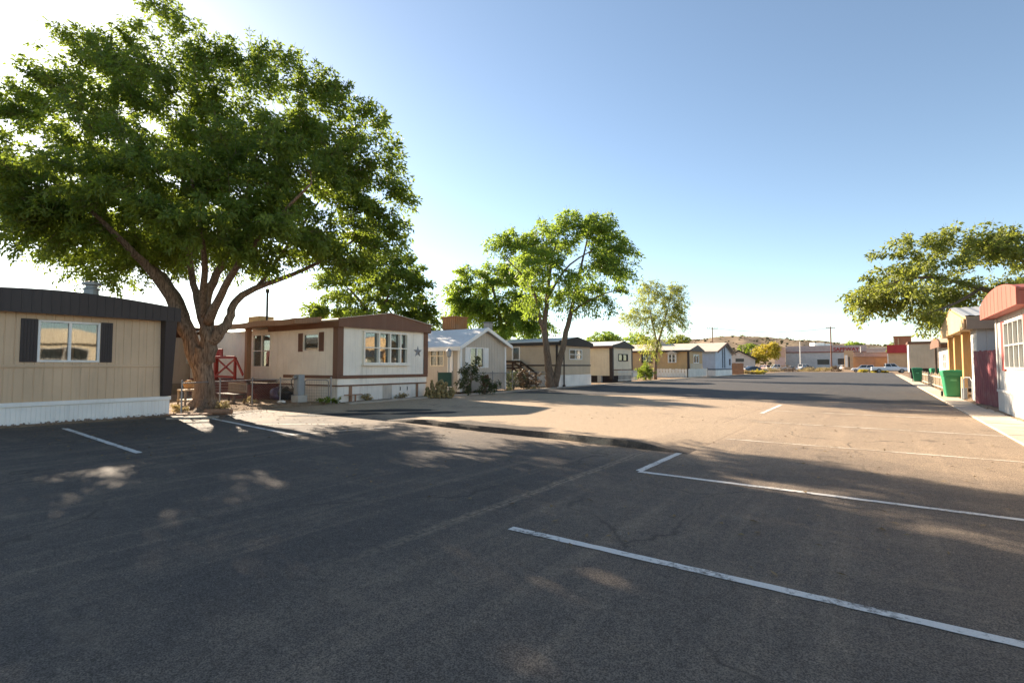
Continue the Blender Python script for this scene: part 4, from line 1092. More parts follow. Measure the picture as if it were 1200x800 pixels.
for k in range(6):
    a_ = 2*PI*k/6+0.4; ln_ = 0.75+0.25*((k*7) % 3); v_ = np.array([math.cos(a_), math.sin(a_), 0]); o_ = np.array(b1)
    limbs.append(([tuple(o_+v_*0.16+U0*0.42), tuple(o_+v_*0.40+U0*0.16), tuple(o_+v_*0.7*ln_+U0*0.08), tuple(o_+v_*1.15*ln_-U0*0.03)], [.19, .15, .09, .035]))
rows = [  # px, py, rx, ry, depth off, depth radius, weight
 (30,188,62,46,0,2.6,3.4),(82,140,52,40,.5,2.2,2.5),(120,155,60,50,-1,2.2,3.6),(165,112,50,44,.5,2.2,2.8),(222,122,56,44,-.5,2.2,3.2),(277,140,53,40,.8,2.2,3.0),(325,150,46,38,0,2.0,3.0),(372,160,40,36,.5,1.8,3.0),
 (-10,215,60,42,1,2.5,4),(40,225,60,42,-2,2.2,4.5),(100,215,70,50,1.5,2.4,5),(160,205,70,55,-2.5,2.3,6),(225,200,75,55,1.8,2.5,6),(290,200,75,52,-2.2,2.3,6),(350,200,62,48,1.0,2.4,5),(405,200,44,38,-.5,1.8,3.5),(432,225,34,28,0,1.3,2.2),
 (60,262,50,26,-2.2,1.6,2.5),(120,268,62,28,-1,2.2,3.6),(180,268,65,32,1.6,2.4,4),(235,275,65,34,-2.8,2.0,4),(300,275,70,36,1.4,2.4,4.6),(300,262,70,36,-2.5,2.0,4.6),(360,272,60,38,0,2.2,4.2),(410,268,50,34,.8,1.7,3.2),(392,300,40,18,-.3,1.2,1.3),(430,290,26,16,.5,1.0,.8),(195,278,75,28,4.8,1.8,4.5),(150,285,60,26,5.5,1.6,2.5),(240,288,50,22,5.0,1.6,2.2),
 (112,325,26,10,1.5,.9,.55),(150,310,26,12,1.0,1.0,.6),(15,280,26,14,-1,1.0,.8),
 (215,150,90,60,0,3.4,5),(215,220,120,50,0,3.6,5),
 (150,300,60,26,3.2,2.6,3.2),(215,292,60,24,3.5,2.4,3),(95,292,50,22,3.0,2.4,2.4),(260,300,40,16,4.0,2.0,1.6),(120,318,40,12,4.2,2.0,1.0),
 (100,82,38,24,.4,1.0,1.0),(155,78,34,28,.4,1.0,1.0),(203,78,34,30,0,1.0,1.0),(250,88,36,22,.2,1.0,1.0),(300,92,34,22,.3,1.0,1.0),(348,108,30,20,.3,1.0,.9),(400,140,26,20,.3,.9,.8),(40,130,34,24,.4,1,.9),
 (103,52,26,9,.5,.5,.55),(80,42,12,6,.5,.4,.25),(128,72,20,16,.5,.7,.6),(158,44,6,30,.3,.35,.55),(168,8,5,14,.3,.3,.25),(196,22,7,32,0,.4,.6),(216,42,12,20,0,.5,.5),(240,70,16,18,0,.6,.6),(262,68,18,12,.2,.6,.5),(305,66,24,15,.5,.7,.7),(335,75,18,12,.3,.6,.45),(368,98,22,13,.2,.7,.6),(398,112,16,9,.3,.5,.35),(422,135,18,10,.2,.5,.4),(440,152,12,14,.2,.5,.3),(455,195,16,22,.2,.6,.55),(462,238,12,22,.2,.5,.45),(455,270,14,12,.2,.5,.3),
 (58,92,26,12,.5,.7,.4),(18,122,26,14,.5,.8,.4),
]
make_tree('shade_tree', 'huge dark green shade tree with forked brown trunk between the tan and cream homes', 'tree', b1,
          limbs, lobes_px(D1, rows, 0.84), 4500, 46, 0.165, LEAF1, BARK1, 11, droop=0.32, twig=0.62, shellpow=2.0, aspect=0.40, clump=6)

# --- tree behind the cream home
D2 = 40.0
p2 = base(438, D2)
limbs = [limb_px(D2, [(438,452,0,.28),(438,420,0,.22),(436,395,0,.2),(432,370,0,.16),(420,350,0,.1),(405,335,0,.05)]),
         limb_px(D2, [(436,395,0,.17),(446,370,.3,.13),(456,345,.6,.09),(470,325,.8,.05)])]
rows = [(400,345,36,28,0,2.2,4),(440,325,38,24,.5,2.4,4),(470,330,28,24,0,2,3),(488,352,22,22,.3,1.5,2),(450,365,45,24,-.5,2.4,4),(385,365,22,10,0,1.2,1.2),(425,305,24,10,0,1.2,1),(460,303,16,8,0,1,.7),(492,380,18,14,0,1.1,1.2),(470,388,18,12,0,1.2,1)]
make_tree('leafy_tree', 'round dark green tree rising behind the roof of the cream home', 'tree', p2, limbs, lobes_px(D2, rows), 900, 30, 0.27, LEAF1, BARK2, 5, twig=0.75, aspect=0.46)

# --- bright double-trunk tree by the street, and the one behind the grey home
b3 = G(648, 455); b3 = (float(b3[0]), float(b3[1]), 0.0); D3 = float((np.array(b3)-C0) @ Fw)
limbs = [limb_px(D3, [(646,457,0,.42),(645,449,0,.36),(644,438,0,.30),(642,424,0,.25),(640,405,0,.22),(638,385,0,.2),(640,360,.1,.17),(643,330,.2,.13),(648,300,.3,.08),(655,275,.3,.04)]),
         limb_px(D3, [(638,388,0,.15),(632,372,-.3,.13),(630,355,-.5,.11),(622,335,-.8,.08),(605,315,-1,.05),(590,300,-1,.03)]),
         limb_px(D3, [(650,452,0,.28),(653,436,0,.24),(658,415,0,.21),(662,395,0,.19),(667,375,0,.17),(672,352,.2,.13),(678,325,.3,.10),(685,295,.4,.06),(690,270,.4,.03)]),
         limb_px(D3, [(669,368,0,.09),(680,358,-.3,.075),(695,350,-.5,.06),(715,342,-.7,.04),(730,340,-.8,.02)]),
         limb_px(D3, [(640,355,0,.1),(650,335,-.8,.08),(668,310,-1.5,.06),(700,290,-2,.03)])]
rows = [(618,292,28,22,0,1.6,3),(650,285,34,22,.5,2,3.6),(690,272,30,17,0,1.6,3),(712,290,26,18,.3,1.4,2.4),(640,315,40,22,-1,1.8,3.5),(690,310,36,22,-.8,1.8,3.2),(632,345,24,16,.3,1.4,1.8),(670,342,26,13,.6,1.4,1.7),(705,345,28,10,0,1.1,1.5),(724,318,16,14,0,.9,1),
        (668,258,14,8,0,.7,.6),(700,262,16,7,0,.7,.6),(735,292,9,4,0,.4,.25),(605,280,14,12,0,.8,.7),(585,285,12,9,0,.7,.5),(650,268,18,9,0,.8,.6)]
make_tree('street_tree', 'bright green tree with two slender leaning trunks beside the street', 'tree', b3, limbs, lobes_px(D3, rows, 0.88), 900, 34, 0.23, LEAF2, BARK2, 21, droop=0.5, twig=0.8, aspect=0.40)
D4 = 46.0
limbs = [limb_px(D4, [(590,448,0,.3),(590,415,0,.24),(588,385,0,.2),(582,355,0,.13),(575,330,0,.07)]), limb_px(D4, [(588,392,0,.15),(600,365,.4,.12),(612,340,.5,.07)])]
rows = [(558,335,28,22,0,2.2,3),(590,325,32,20,.5,2.4,3.4),(548,360,22,20,0,1.8,2.4),(580,362,34,20,-.5,2.4,3.4),(612,352,26,26,0,2,2.6),(600,385,30,10,0,1.8,1.6),(535,352,12,10,0,1,.7),(622,375,18,16,0,1.3,1.2)]
make_tree('leafy_tree', 'yellow-green drooping tree rising behind the white gable roof of the grey home', 'tree', base(590, D4), limbs, lobes_px(D4, rows, 0.85), 850, 32, 0.31, LEAF2, BARK2, 22, droop=0.6, twig=0.95, aspect=0.38)

# --- thin feathery tree farther down
b5 = G(768, 444.5); b5 = (float(b5[0]), float(b5[1]), 0.0); D5 = float((np.array(b5)-C0) @ Fw)
limbs = [limb_px(D5, [(768,445,0,.22),(768,430,0,.18),(769,415,0,.15),(772,400,0,.13),(776,385,0,.10),(782,365,0,.06),(786,345,0,.03)]),
         limb_px(D5, [(771,405,0,.11),(766,385,.2,.09),(762,365,.3,.06),(760,345,.3,.03)])]
rows = [(762,350,20,16,0,1.6,2.4),(785,352,18,16,0,1.5,2.2),(752,370,18,12,.3,1.4,1.8),(778,375,24,14,-.3,1.8,2.6),(795,365,9,12,0,.9,.8),(765,395,14,10,0,1,1),(738,372,9,7,0,.7,.4),(762,335,10,6,0,.6,.4),(790,338,10,5,0,.6,.4),(764,410,6,10,0,.5,.4)]
make_tree('street_tree', 'slim feathery pale green tree standing before the orange tan home', 'tree', b5, limbs, lobes_px(D5, rows), 560, 26, 0.26, LEAF4, BARK1, 31, droop=0.5, twig=0.8, aspect=0.28, clump=0)

# --- wide tree behind the right row
D6 = 30.5
limbs = [limb_px(D6, [(1222,452,0,.45),(1220,425,0,.38),(1216,400,0,.33),(1205,375,-.3,.25),(1180,350,-.6,.18),(1140,335,-.8,.13),(1090,325,-.8,.09),(1050,330,-.6,.05),(1020,345,-.5,.03)]),
         limb_px(D6, [(1216,400,0,.28),(1225,360,.5,.2),(1215,325,.8,.13),(1190,300,1,.08),(1160,290,1,.04)]),
         limb_px(D6, [(1218,395,0,.25),(1250,350,0,.18),(1280,310,0,.1),(1300,290,0,.05)]),
         limb_px(D6, [(1150,338,-.8,.1),(1120,355,-1.5,.07),(1085,368,-1.8,.04)])]
rows = [(1040,335,28,18,0,1.8,2.6),(1075,312,32,22,0,2.2,3.2),(1115,300,36,24,.5,2.6,3.8),(1160,298,38,24,0,2.6,4),(1205,300,42,26,0,2.8,4),(1260,310,44,34,0,2.8,3),(1025,352,22,12,-.3,1.2,1.5),(1065,348,34,18,-.8,2,2.8),(1105,345,38,22,.5,2.2,3.2),(1150,340,42,24,-1,2.2,3.4),(1195,345,42,26,.5,2.4,3.2),(1090,372,24,10,0,1.3,1.3),(1128,372,26,12,.5,1.4,1.5),(1160,375,26,14,.5,1.4,1.4),
        (1070,288,20,7,0,.8,.5),(1110,278,16,8,0,.8,.5),(1150,277,14,10,0,.8,.5),(1185,279,18,8,0,.8,.5),(1045,296,18,6,0,.6,.3)]
make_tree('shade_tree', 'broad olive green tree spreading over the roofs of the right row', 'tree', base(1222, D6), limbs, lobes_px(D6, rows, 0.88), 950, 30, 0.24, LEAF3, BARK2, 41, droop=0.4, twig=0.8, aspect=0.42)

def small_tree(name, label, cat, px, D, rows, lm, n=120, per=22, ls=0.3, trunk_r=0.15, seed=1, twig=0.6, group=None):
    c = rows[0]; b = base(px, D); top = max(rows, key=lambda r: -r[1])
    limbs = [([b, tuple(W(px, (428+c[1])/2, D)), tuple(W(c[0], c[1]+c[3]*0.4, D)), tuple(W(c[0], c[1]-c[3]*0.3, D))], [trunk_r, trunk_r*0.8, trunk_r*0.6, trunk_r*0.25])]
    return make_tree(name, label, cat, b, limbs, lobes_px(D, rows), n, per, ls, lm, BARK2, seed, twig=twig, group=group, sides=6, clump=0)
small_tree('leafy_tree', 'small yellow-green tree showing over the roof of the small cream home', 'tree', 707, 85, [(707,397,17,7,0,2,3),(697,401,10,5,0,1.2,1),(718,399,9,5,0,1.2,1)], LEAF2, 150, 24, 0.36, seed=61)
small_tree('leafy_tree', 'green tree top left of the feathery tree, over the orange tan roof', 'tree', 745, 100, [(747,398,13,7,0,2,2),(757,402,10,5,0,1.5,1)], LEAF2, 110, 22, 0.42, seed=62)
small_tree('leafy_tree', 'dark olive tree top right of the feathery tree, over the cream gable roof', 'tree', 797, 112, [(797,399,12,6,0,2,2),(787,402,8,4,0,1.4,1)], LEAF3, 110, 22, 0.45, seed=63)
small_tree('leafy_tree', 'dark green tree behind the far white gabled house', 'tree', 878, 165, [(878,410,10,7,0,2.5,2),(888,414,6,5,0,1.5,1)], LEAF1, 110, 20, 0.6, seed=64, twig=0.9)
small_tree('flowering_tree', 'bright yellow flowering tree beside the far store', 'tree', 897, 150, [(897,413,13,8,0,2.4,3),(905,409,8,7,0,1.5,1.5),(889,418,7,6,0,1.2,1)], LEAFY, 220, 22, 0.5, seed=65, twig=0.8)
small_tree('leafy_tree', 'green tree top peeking over the right end of the store roof', 'tree', 999, 300, [(999,404,7,4,0,3,2),(1006,405,4,3,0,2,1)], LEAF2, 80, 20, 0.9, seed=66, twig=1.2)
small_tree('leafy_tree', 'dark tree left of the brick tower beyond the red-roofed building', 'tree', 1050, 210, [(1049,408,6,7,0,2,2)], LEAF3, 70, 20, 0.7, seed=67, twig=1.0)

# shrubs
def shrub(name, label, cat, px, D, r, h, lm, n=60, per=22, ls=0.12, seed=1, group=None, z=0.0, droop=0.1, aspect=0.42, twig=None):
    b = base(px, D, z); B = np.array(b)
    rg = random.Random(seed)
    limbs = []
    for k in range(5):
        a = 2*PI*k/5+rg.random(); q = B + np.array([math.cos(a)*r*0.5, math.sin(a)*r*0.5, h*0.6])
        limbs.append(([tuple(B), tuple((B+q)/2+np.array([0,0,0.08*h])), tuple(q)], [0.03, 0.02, 0.01]))
    lobes = [(B+np.array([0,0,h*0.5]), (r*0.8, r*0.8, h*0.48), 3)]
    for k in range(4):
        a = 2*PI*k/4+rg.random(); lobes.append((B+np.array([math.cos(a)*r*0.5, math.sin(a)*r*0.5, h*rg.uniform(0.3,0.7)]), (r*0.5, r*0.5, h*0.32), 1.2))
    return make_tree(name, label, cat, b, limbs, lobes, n, per, ls, lm, BARK2, seed, droop=droop, twig=twig or r*0.3, group=group, aspect=aspect, sides=5)
shrub('bush', 'round dark green bush at the foot of the feathery tree', 'bush', 756, 56, 1.05, 1.75, LEAF1, 150, 24, 0.17, 71)
shrub('bush', 'green spiky shrub standing before the window of the grey gabled home', 'bush', 551, 27.6, 0.42, 2.15, LEAFJ, 50, 20, 0.16, 72, twig=0.3)
shrub('bush', 'dark leaning shrub beside the front window fence of the grey gabled home', 'bush', 568, 28.2, 0.6, 1.15, LEAFJ, 36, 18, 0.15, 73, twig=0.3)
shrub('bush', 'dry brown shrub under the stairs of the beige home', 'bush', 620, 33.5, 0.8, 1.2, LEAFB, 60, 16, 0.14, 74)
shrub('bush', 'dark green bush under the dark stair rail of the beige home', 'bush', 602, 34.5, 0.9, 1.1, LEAFJ, 80, 20, 0.16, 75)
shrub('bush', 'low weedy plant with yellow-green leaves at the foot of the white red-capped home', 'bush', 1197, 20.2, 0.55, 0.85, LEAF2, 60, 20, 0.10, 76)
shrub('bush', 'dry bronze shrub before the pale blue house', 'bush', 832, 86, 1.9, 2.0, LEAFB, 120, 20, 0.24, 77)
far_shrubs = [('brown', 924, 128, 2.6, 2.0, LEAFB, 'dark brown bare shrub before the parked cars at the street end'),
 ('straw', 904, 124, 2.0, 1.3, LEAFD, 'straw yellow shrub left of the dark brown shrub at the street end'),
 ('straw', 948, 132, 2.6, 1.1, LEAFD, 'straw yellow grass clump right of the low black car'),
 ('straw', 966, 130, 2.0, 1.5, LEAFD, 'taller straw yellow shrub left of the utility pole foot'),
 ('dark', 980, 131, 1.6, 2.0, LEAFB, 'dark brown shrub at the foot of the utility pole'),
 ('straw', 888, 93, 1.1, 1.1, LEAFY, 'yellow flowering clump before the nose of the black car'),
 ('straw', 878, 93, 0.9, 0.9, LEAFD, 'pale yellow clump before the door of the black car'),
 ('straw', 1011, 118, 0.9, 1.0, LEAFY, 'small yellow bush before the white wagon'),
 ('straw', 1027, 112, 1.0, 0.9, LEAFY, 'yellow bush between the white wagon and the white pickup'),
 ('straw', 1036, 112, 0.7, 0.7, LEAFY, 'low yellow bush before the white pickup bed')]
for i, (k, px, D, r, h, lm, lab) in enumerate(far_shrubs):
    shrub('bush', lab, 'bush', px, D, r, h*0.62, lm, 90, 18, 0.2, 80+i)
# weeds along the left skirting
wp = [(395, 472, 'small green weed clump by the gate of the cream home'), (380, 474, 'thin weed clump under the gate post'), (293, 474, 'dry grass tuft near the porch post'), (214, 484, 'straw tuft at the corner post of the old fence'), (262, 481, 'straw tuft right of the big tree roots'), (430, 470, 'straw weed under the bay window skirting'), (470, 468, 'straw weed at the stained skirting board'), (596, 459, 'straw tuft at the kerb by the gate post of the grey home'), (626, 457, 'straw tuft at the kerb left of the double-trunk tree')]
for i, (a, b_, lab) in enumerate(wp):
    q = G(a, b_); Dq = float((q-C0) @ Fw); shrub('weed', lab, 'weed', a, Dq, 0.28, 0.25, LEAF2 if i < 2 else LEAFD, 22, 14, 0.09, 120+i, twig=0.1)

# prickly pear
def prickly(px0, px1, D, label, seed):
    rg = random.Random(seed); b = base((px0+px1)/2, D)
    t = thing('prickly_pear', label, 'cactus', b)
    mb = MB(); wid = (px1-px0)/FPX*D; R_ = Vector(Rr)
    def pad(c, r, ang, tilt):
        u = (R_*math.cos(ang)+Vector(Fh)*math.sin(ang)); v = (Vector((0,0,1))*math.cos(tilt)+R_*math.sin(tilt)); n_ = u.cross(v).normalized()
        vs = []; k = 10
        for sgn in (-1, 1):
            for i in range(k):
                a = 2*PI*i/k; vs.append(c+u*(r*0.8*math.cos(a))+v*(r*(1+math.sin(a)))+n_*(sgn*0.03))
        vs += [c+v*r-n_*0.055, c+v*r+n_*0.055]
        fs = [(i, (i+1) % k, (i+1) % k+k, i+k) for i in range(k)] + [((i+1) % k, i, 2*k) for i in range(k)] + [(i+k, (i+1) % k+k, 2*k+1) for i in range(k)]
        mb.add(vs, fs); return c+v*(2*r*0.9), v
    for i in range(44):
        q = rg.uniform(-1, 1)
        c = Vector(b)+R_*(q*wid/2)+Vector(Fh)*rg.uniform(-0.6, 0.6)
        for k in range(rg.randint(2, 5 if abs(q) < 0.6 else 3)):
            r = rg.uniform(0.065, 0.135); c, v = pad(c, r, rg.uniform(-1.5, 1.5), rg.uniform(-0.8, 0.8))
    mb.build('pads', plain('cactus_skin', (0.24, 0.185, 0.085), 0.8, 0, 0.15, var=0.5), t, smooth=True)
prickly(500, 531, 25.4, 'clump of tan green prickly pear cactus at the corner of the cream home', 5)

# ================================================================== YARD FENCES AND CLUTTER
def chainlink(label, pts, h, name='chain_link_fence', gap=0.10):
    t = thing(name, label, 'fence', (pts[0][0], pts[0][1], 0))
    mw = MB(); mr = MB()
    for a, b in zip(pts[:-1], pts[1:]):
        a = Vector((*a, 0)); b = Vector((*b, 0)); Ln = (b-a).length; d = (b-a)/Ln
        mr.tube([a+Vector((0,0,h)), b+Vector((0,0,h))], 0.02, 6)
        n = int((Ln+h)/gap)
        for i in range(n):
            s0 = i*gap - h
            for sg in (1, -1):
                q0, q1 = s0, s0+h; z0, z1 = (0.04, h) if sg > 0 else (h, 0.04)
                if q1 < 0 or q0 > Ln: continue
                if q0 < 0: z0 += (z1-z0)*(-q0)/(q1-q0); q0 = 0
                if q1 > Ln: z1 -= (z1-z0)*(q1-Ln)/(q1-q0); q1 = Ln
                mw.tube([a+d*q0+Vector((0,0,z0)), a+d*q1+Vector((0,0,z1))], 0.0032, 3, cap=False)
    mw.build('wire_mesh', STEEL, t); mr.build('top_rail', STEEL, t)
    for x, y in pts:
        m_ = MB(); m_.lathe([(0.027, 0), (0.027, h+0.05), (0.036, h+0.06), (0.01, h+0.11)], (x, y, 0), 8); m_.build('post', STEEL, t)
    return t
chainlink('old chain-link fence running behind the big tree trunk to the grey meter pedestal', [(-18.5, 7.35), (-19.5, 9.0), (-20.3, 10.6), (-20.0, 11.6), (-19.75, 12.2)], 1.02)
pf = [G(541, 460), G(576, 458), G(607, 455)]
fl = [(-18.75, 21.9), (-18.9, 24.4), (-19.0, 26.6), (-19.05, 28.6), (-19.1, 31.6)]
chainlink('chain-link fence along the kerb in front of the grey gabled home', fl, 1.15, gap=0.12)
# gate
t = thing('pipe_gate', 'rounded steel pipe gate beside the grey meter pedestal', 'gate', (-19.3, 12.6, 0))
a = Vector((-19.55, 12.42, 0)); b = Vector((-18.72, 12.98, 0)); d = (b-a).normalized(); z = Vector((0,0,1))
mb = MB(); mb.tube([a+z*0.08, a+z*0.92, a+d*0.08+z*1.0, b-d*0.08+z*1.0, b+z*0.92, b+z*0.08, a+z*0.08], 0.024, 7); mb.build('frame', STEEL, t)
mb = MB(); n = 10
for i in range(1, n): q = a+(b-a)*(i/n); mb.tube([q+z*0.08, q+z*1.0], 0.004, 4)
for k in range(1, 8): mb.tube([a+z*(0.08+0.12*k), b+z*(0.08+0.12*k)], 0.004, 4)
mb.build('wire_mesh', STEEL, t)
mb = MB(); c = b+d*0.1; mb.tube([c, c+z*1.12], 0.04, 8); mb.build('post', STEEL, t)
# pedestal
t = thing('meter_pedestal', 'grey electric meter box on a pale concrete block between the fence and the gate', 'meter', (-19.75, 12.25, 0))
px_, py_ = -19.72, 12.28
mb = MB(); mb.box(px_-0.26, px_+0.26, py_-0.22, py_+0.22, 0, 0.36); mb.build('block', CONC2, t, bevel=0.02)
mb = MB(); mb.box(px_-0.2, px_+0.16, py_-0.14, py_+0.14, 0.36, 1.22); mb.box(px_-0.14, px_+0.12, py_-0.17, py_-0.142, 0.5, 1.0); mb.build('cabinet', GREYMETAL, t, bevel=0.012)
mb = MB(); mb.lathe([(0.09, 0), (0.09, 0.06), (0.06, 0.1)], (0, 0, 0), 12); mb.v = [(px_-0.02+x, py_-0.171-zz, 1.1+y) for x, y, zz in mb.v]; mb.build('meter', STEEL, t)
mb = MB(); mb.tube([(px_-0.3, py_-0.1, 1.1), (px_-0.42, py_-0.12, 0.95), (px_-0.40, py_-0.1, 0.75), (px_-0.28, py_-0.1, 0.62), (px_-0.2, py_-0.1, 0.7)], 0.018, 6); mb.build('hose_loop', BLACK, t)

rg = random.Random(12)
def lump(name, label, cat, c, r, sz, mat, n=9, m=7, jit=0.30):
    mb = MB(); mb.ball((c[0], c[1], c[2]+r*sz[2]*0.8), r, sz, n, m, jit, rg)
    o = mb.build(name, mat, loc=tuple(map(float, c)), smooth=True)
    s = o.modifiers.new('smooth', 'SUBSURF'); s.levels = 1; s.render_levels = 1
    return tag(o, label, cat)
PURP = plain('purple_bag_plastic', (0.09, 0.06, 0.12), 0.35); BLKBAG = plain('black_bag_plastic', (0.018, 0.018, 0.02), 0.3)
q = G(324, 470); lump('rubbish_bag', 'dull purple rubbish bag in the pile beside the porch steps', 'bag', (q[0], q[1], 0.06), 0.42, (1.1, .8, .75), PURP)
q = G(333, 470); lump('rubbish_bag', 'black rubbish bag, largest of the pile by the cream home', 'bag', (q[0], q[1], 0.06), 0.48, (1.2, .8, .7), BLKBAG)
q = G(340, 469); lump('rubbish_bag', 'brown cloth bundle between the black bag and the meter pedestal', 'bag', (q[0], q[1], 0.06), 0.42, (1.1, .8, .65), plain('brown_bundle_cloth', (0.13, 0.085, 0.055), 0.9))
q = G(330, 474); lump('crumpled_sheet', 'flat white crumpled sheet lying before the rubbish bags', 'litter', (q[0], q[1], 0.05), 0.2, (1.3, .8, .35), WHITE)
t = thing('garden_bench', 'low dark bench with carved pale back behind the big tree trunk', 'bench', (-21.2, 10.9, 0))
bx, by = xAtY(272, 10.4), 10.4
t.location = (bx, by, 0); ORG[t] = Vector((bx, by, 0))
mb = MB(); mb.box(bx-0.75, bx+0.75, by-0.25, by+0.25, 0.40, 0.46); mb.build('seat', DARKWOOD, t, bevel=0.01)
mb = MB(); mb.box(bx-0.75, bx+0.75, by+0.22, by+0.26, 0.5, 0.56); mb.box(bx-0.75, bx+0.75, by+0.22, by+0.26, 0.82, 0.88)
for i in range(11): xx = bx-0.72+i*0.144; mb.box(xx-0.025, xx+0.025, by+0.225, by+0.255, 0.56, 0.82)
mb.build('backrest', GREYWOOD, t)
for sx in (-0.62, 0.62):
    for sy in (-0.2, 0.2):
        mb = MB(); mb.box(bx+sx-0.035, bx+sx+0.035, by+sy-0.035, by+sy+0.035, 0.03, 0.398); mb.build('leg', DARKWOOD, t)
t = thing('wooden_stand', 'pale wooden crate stand by the fence at the left of the big tree', 'crate', (-20.3, 8.1, 0))
p = W(207, 470, 18.4); cx, cy = p[0]-1.2, p[1]+0.9; t.location = (cx, cy, 0); ORG[t] = Vector((cx, cy, 0))
mb = MB(); mb.box(cx-0.35, cx+0.35, cy-0.3, cy+0.3, 0.62, 0.67); mb.box(cx-0.35, cx+0.35, cy-0.3, cy+0.3, 0.25, 0.29)
mb.build('shelf', wood('pale_crate_wood', (0.42, 0.33, 0.2), (0.52, 0.42, 0.28)), t)
for sx in (-.31, .31):
    for sy in (-.26, .26):
        mb = MB(); mb.box(cx+sx-.03, cx+sx+.03, cy+sy-.03, cy+sy+.03, 0.02, 0.618); mb.build('leg', GREYWOOD, t)
mb = MB(); mb.ball((cx, cy, 0.86), 0.22, (1, 1, .85), 10, 7, 0.1, rg); tag(mb.build('basket', POSTTAN, loc=(cx, cy, 0.67)), 'orange basket on top of the pale crate stand', 'basket')
# firewood and planks round the trunk, stones
for i, (a, b_, lab) in enumerate([(222, 487, 'reddish plank lying left of the big tree trunk'), (256, 484, 'short log lying at the right foot of the big tree trunk'), (226, 491, 'pale plank edge lying nearest the lot by the big tree')]):
    q = G(a, b_, 0.08); an = rg.uniform(-0.4, 0.4)+YAW; d = Vector((math.cos(an), math.sin(an), 0))*rg.uniform(0.5, 0.8); c = Vector(q)
    mb = MB()
    if i == 1: mb.tube([c-d*0.6+Vector((0,0,0.05)), c+d*0.6+Vector((0,0,0.05))], 0.09, 9)
    else: mb.beam(c-d+Vector((0,0,0.03)), c+d+Vector((0,0,0.05)), 0.16, 0.05)
    tag(mb.build('log' if i == 1 else 'plank', [FENCEWOOD, POSTBROWN, GREYWOOD][i], loc=tuple(c), bevel=0.006), lab, 'log' if i == 1 else 'plank')
# gravel, twigs and dead leaves on the bare dirt (uncountable)
mb = MB()
for i in range(1500):
    z = rg.random()
    if z < 0.55: x, y = rg.uniform(-27, -18.2), rg.uniform(7.3, 13.0)
    elif z < 0.75: x, y = rg.uniform(-18.6, -18.05), rg.uniform(-3, 7)
    elif z < 0.9: x, y = rg.uniform(-19.1, -18.1), rg.uniform(13.5, 31)
    else: x, y = rg.uniform(3.15, 3.9), rg.uniform(5, 33)
    r = rg.uniform(0.012, 0.05) * (1.6 if z < .55 and rg.random() < .15 else 1)
    mb.ball((x, y, 0.05), r, (1, rg.uniform(.6, 1), rg.uniform(.4, .8)), 5, 4, 0.25, rg)
struct(mb.build('gravel', plain('pebble_stone', (0.30, 0.22, 0.16), 0.9, var=0.5)), 'stuff')
mb = MB()
for i in range(2600):
    z = rg.random()
    if z < 0.7: x, y = rg.gauss(-20, 2.6), rg.gauss(8.6, 2.0)
    elif z < 0.85: x, y = rg.uniform(-18.3, -10), rg.uniform(3, 9)
    else: x, y = rg.uniform(-9, 2), rg.uniform(4, 16)
    if x < -18.3 and y < 7.1: continue
    zz = 0.105 if x < -18 else 0.018
    a = rg.uniform(0, 6.28); l = rg.uniform(.02, .05); c_, s_ = math.cos(a), math.sin(a)
    mb.add([(x, y, zz), (x+l*c_-l*.4*s_, y+l*s_+l*.4*c_, zz+rg.uniform(0, .02)), (x+2*l*c_, y+2*l*s_, zz+rg.uniform(0, .015)), (x+l*c_+l*.4*s_, y+l*s_-l*.4*c_, zz+.005)], [(0, 1, 2), (0, 2, 3)])
struct(mb.build('fallen_leaves', plain('dead_leaf', (0.20, 0.14, 0.07), 0.9, var=0.5)), 'stuff')
# grey home yard: green screen, red pot plants, reddish seat
t = thing('screen_panel', 'dark green mesh screen on the fence behind the prickly pear', 'screen', (-20.3, 21.6, 0))
q0, q1 = W(513, 428, 27.5), W(530, 428, 27.5); mb = MB(); mb.beam((q0[0], q0[1], 0.85), (q1[0], q1[1], 0.85), 0.03, 0.75, up=(0,0,1)); mb.build('mesh', plain('green_screen_cloth', (0.03, 0.07, 0.05), 0.8), t)
mb = MB()
for q in (q0, q1): mb.tube([(q[0], q[1], 0), (q[0], q[1], 1.3)], 0.03, 6)
mb.build('stakes', GREYWOOD, t)
q = G(549, 457); lump('garden_rock', 'reddish garden rock inside the chain-link fence of the grey home', 'rock', (q[0]-0.6, q[1]+0.4, 0), 0.35, (1.2, .9, .7), plain('red_rock', (0.36, 0.14, 0.10), 0.9))
q = G(538, 459); lump('garden_rock', 'brown garden rock beside the prickly pear clump', 'rock', (q[0]-0.5, q[1]+0.4, 0), 0.25, (1.1, .9, .7), plain('brown_rock', (0.24, 0.16, 0.11), 0.9))
q = W(575, 452, 29.5); t = thing('lawn_chair', 'dark red lawn chair before the wall of the grey gabled home', 'chair', (q[0], q[1], 0))
ch = plain('dark_red_fabric', (0.12, 0.035, 0.03), 0.8)
mb = MB(); mb.box(q[0]-.3, q[0]+.3, q[1]-.28, q[1]+.28, .36, .42); mb.build('seat', ch, t, bevel=.01)
mb = MB(); mb.beam((q[0]-.28, q[1], .42), (q[0]-.45, q[1], 1.0), .56, .05, up=(0, 1, 0)); mb.build('backrest', ch, t, bevel=.01)
for sx in (-.26, .26):
    for sy in (-.25, .25):
        mb = MB(); mb.tube([(q[0]+sx, q[1]+sy, 0), (q[0]+sx, q[1]+sy, .36)], .02, 6); mb.build('leg', BLACK, t)

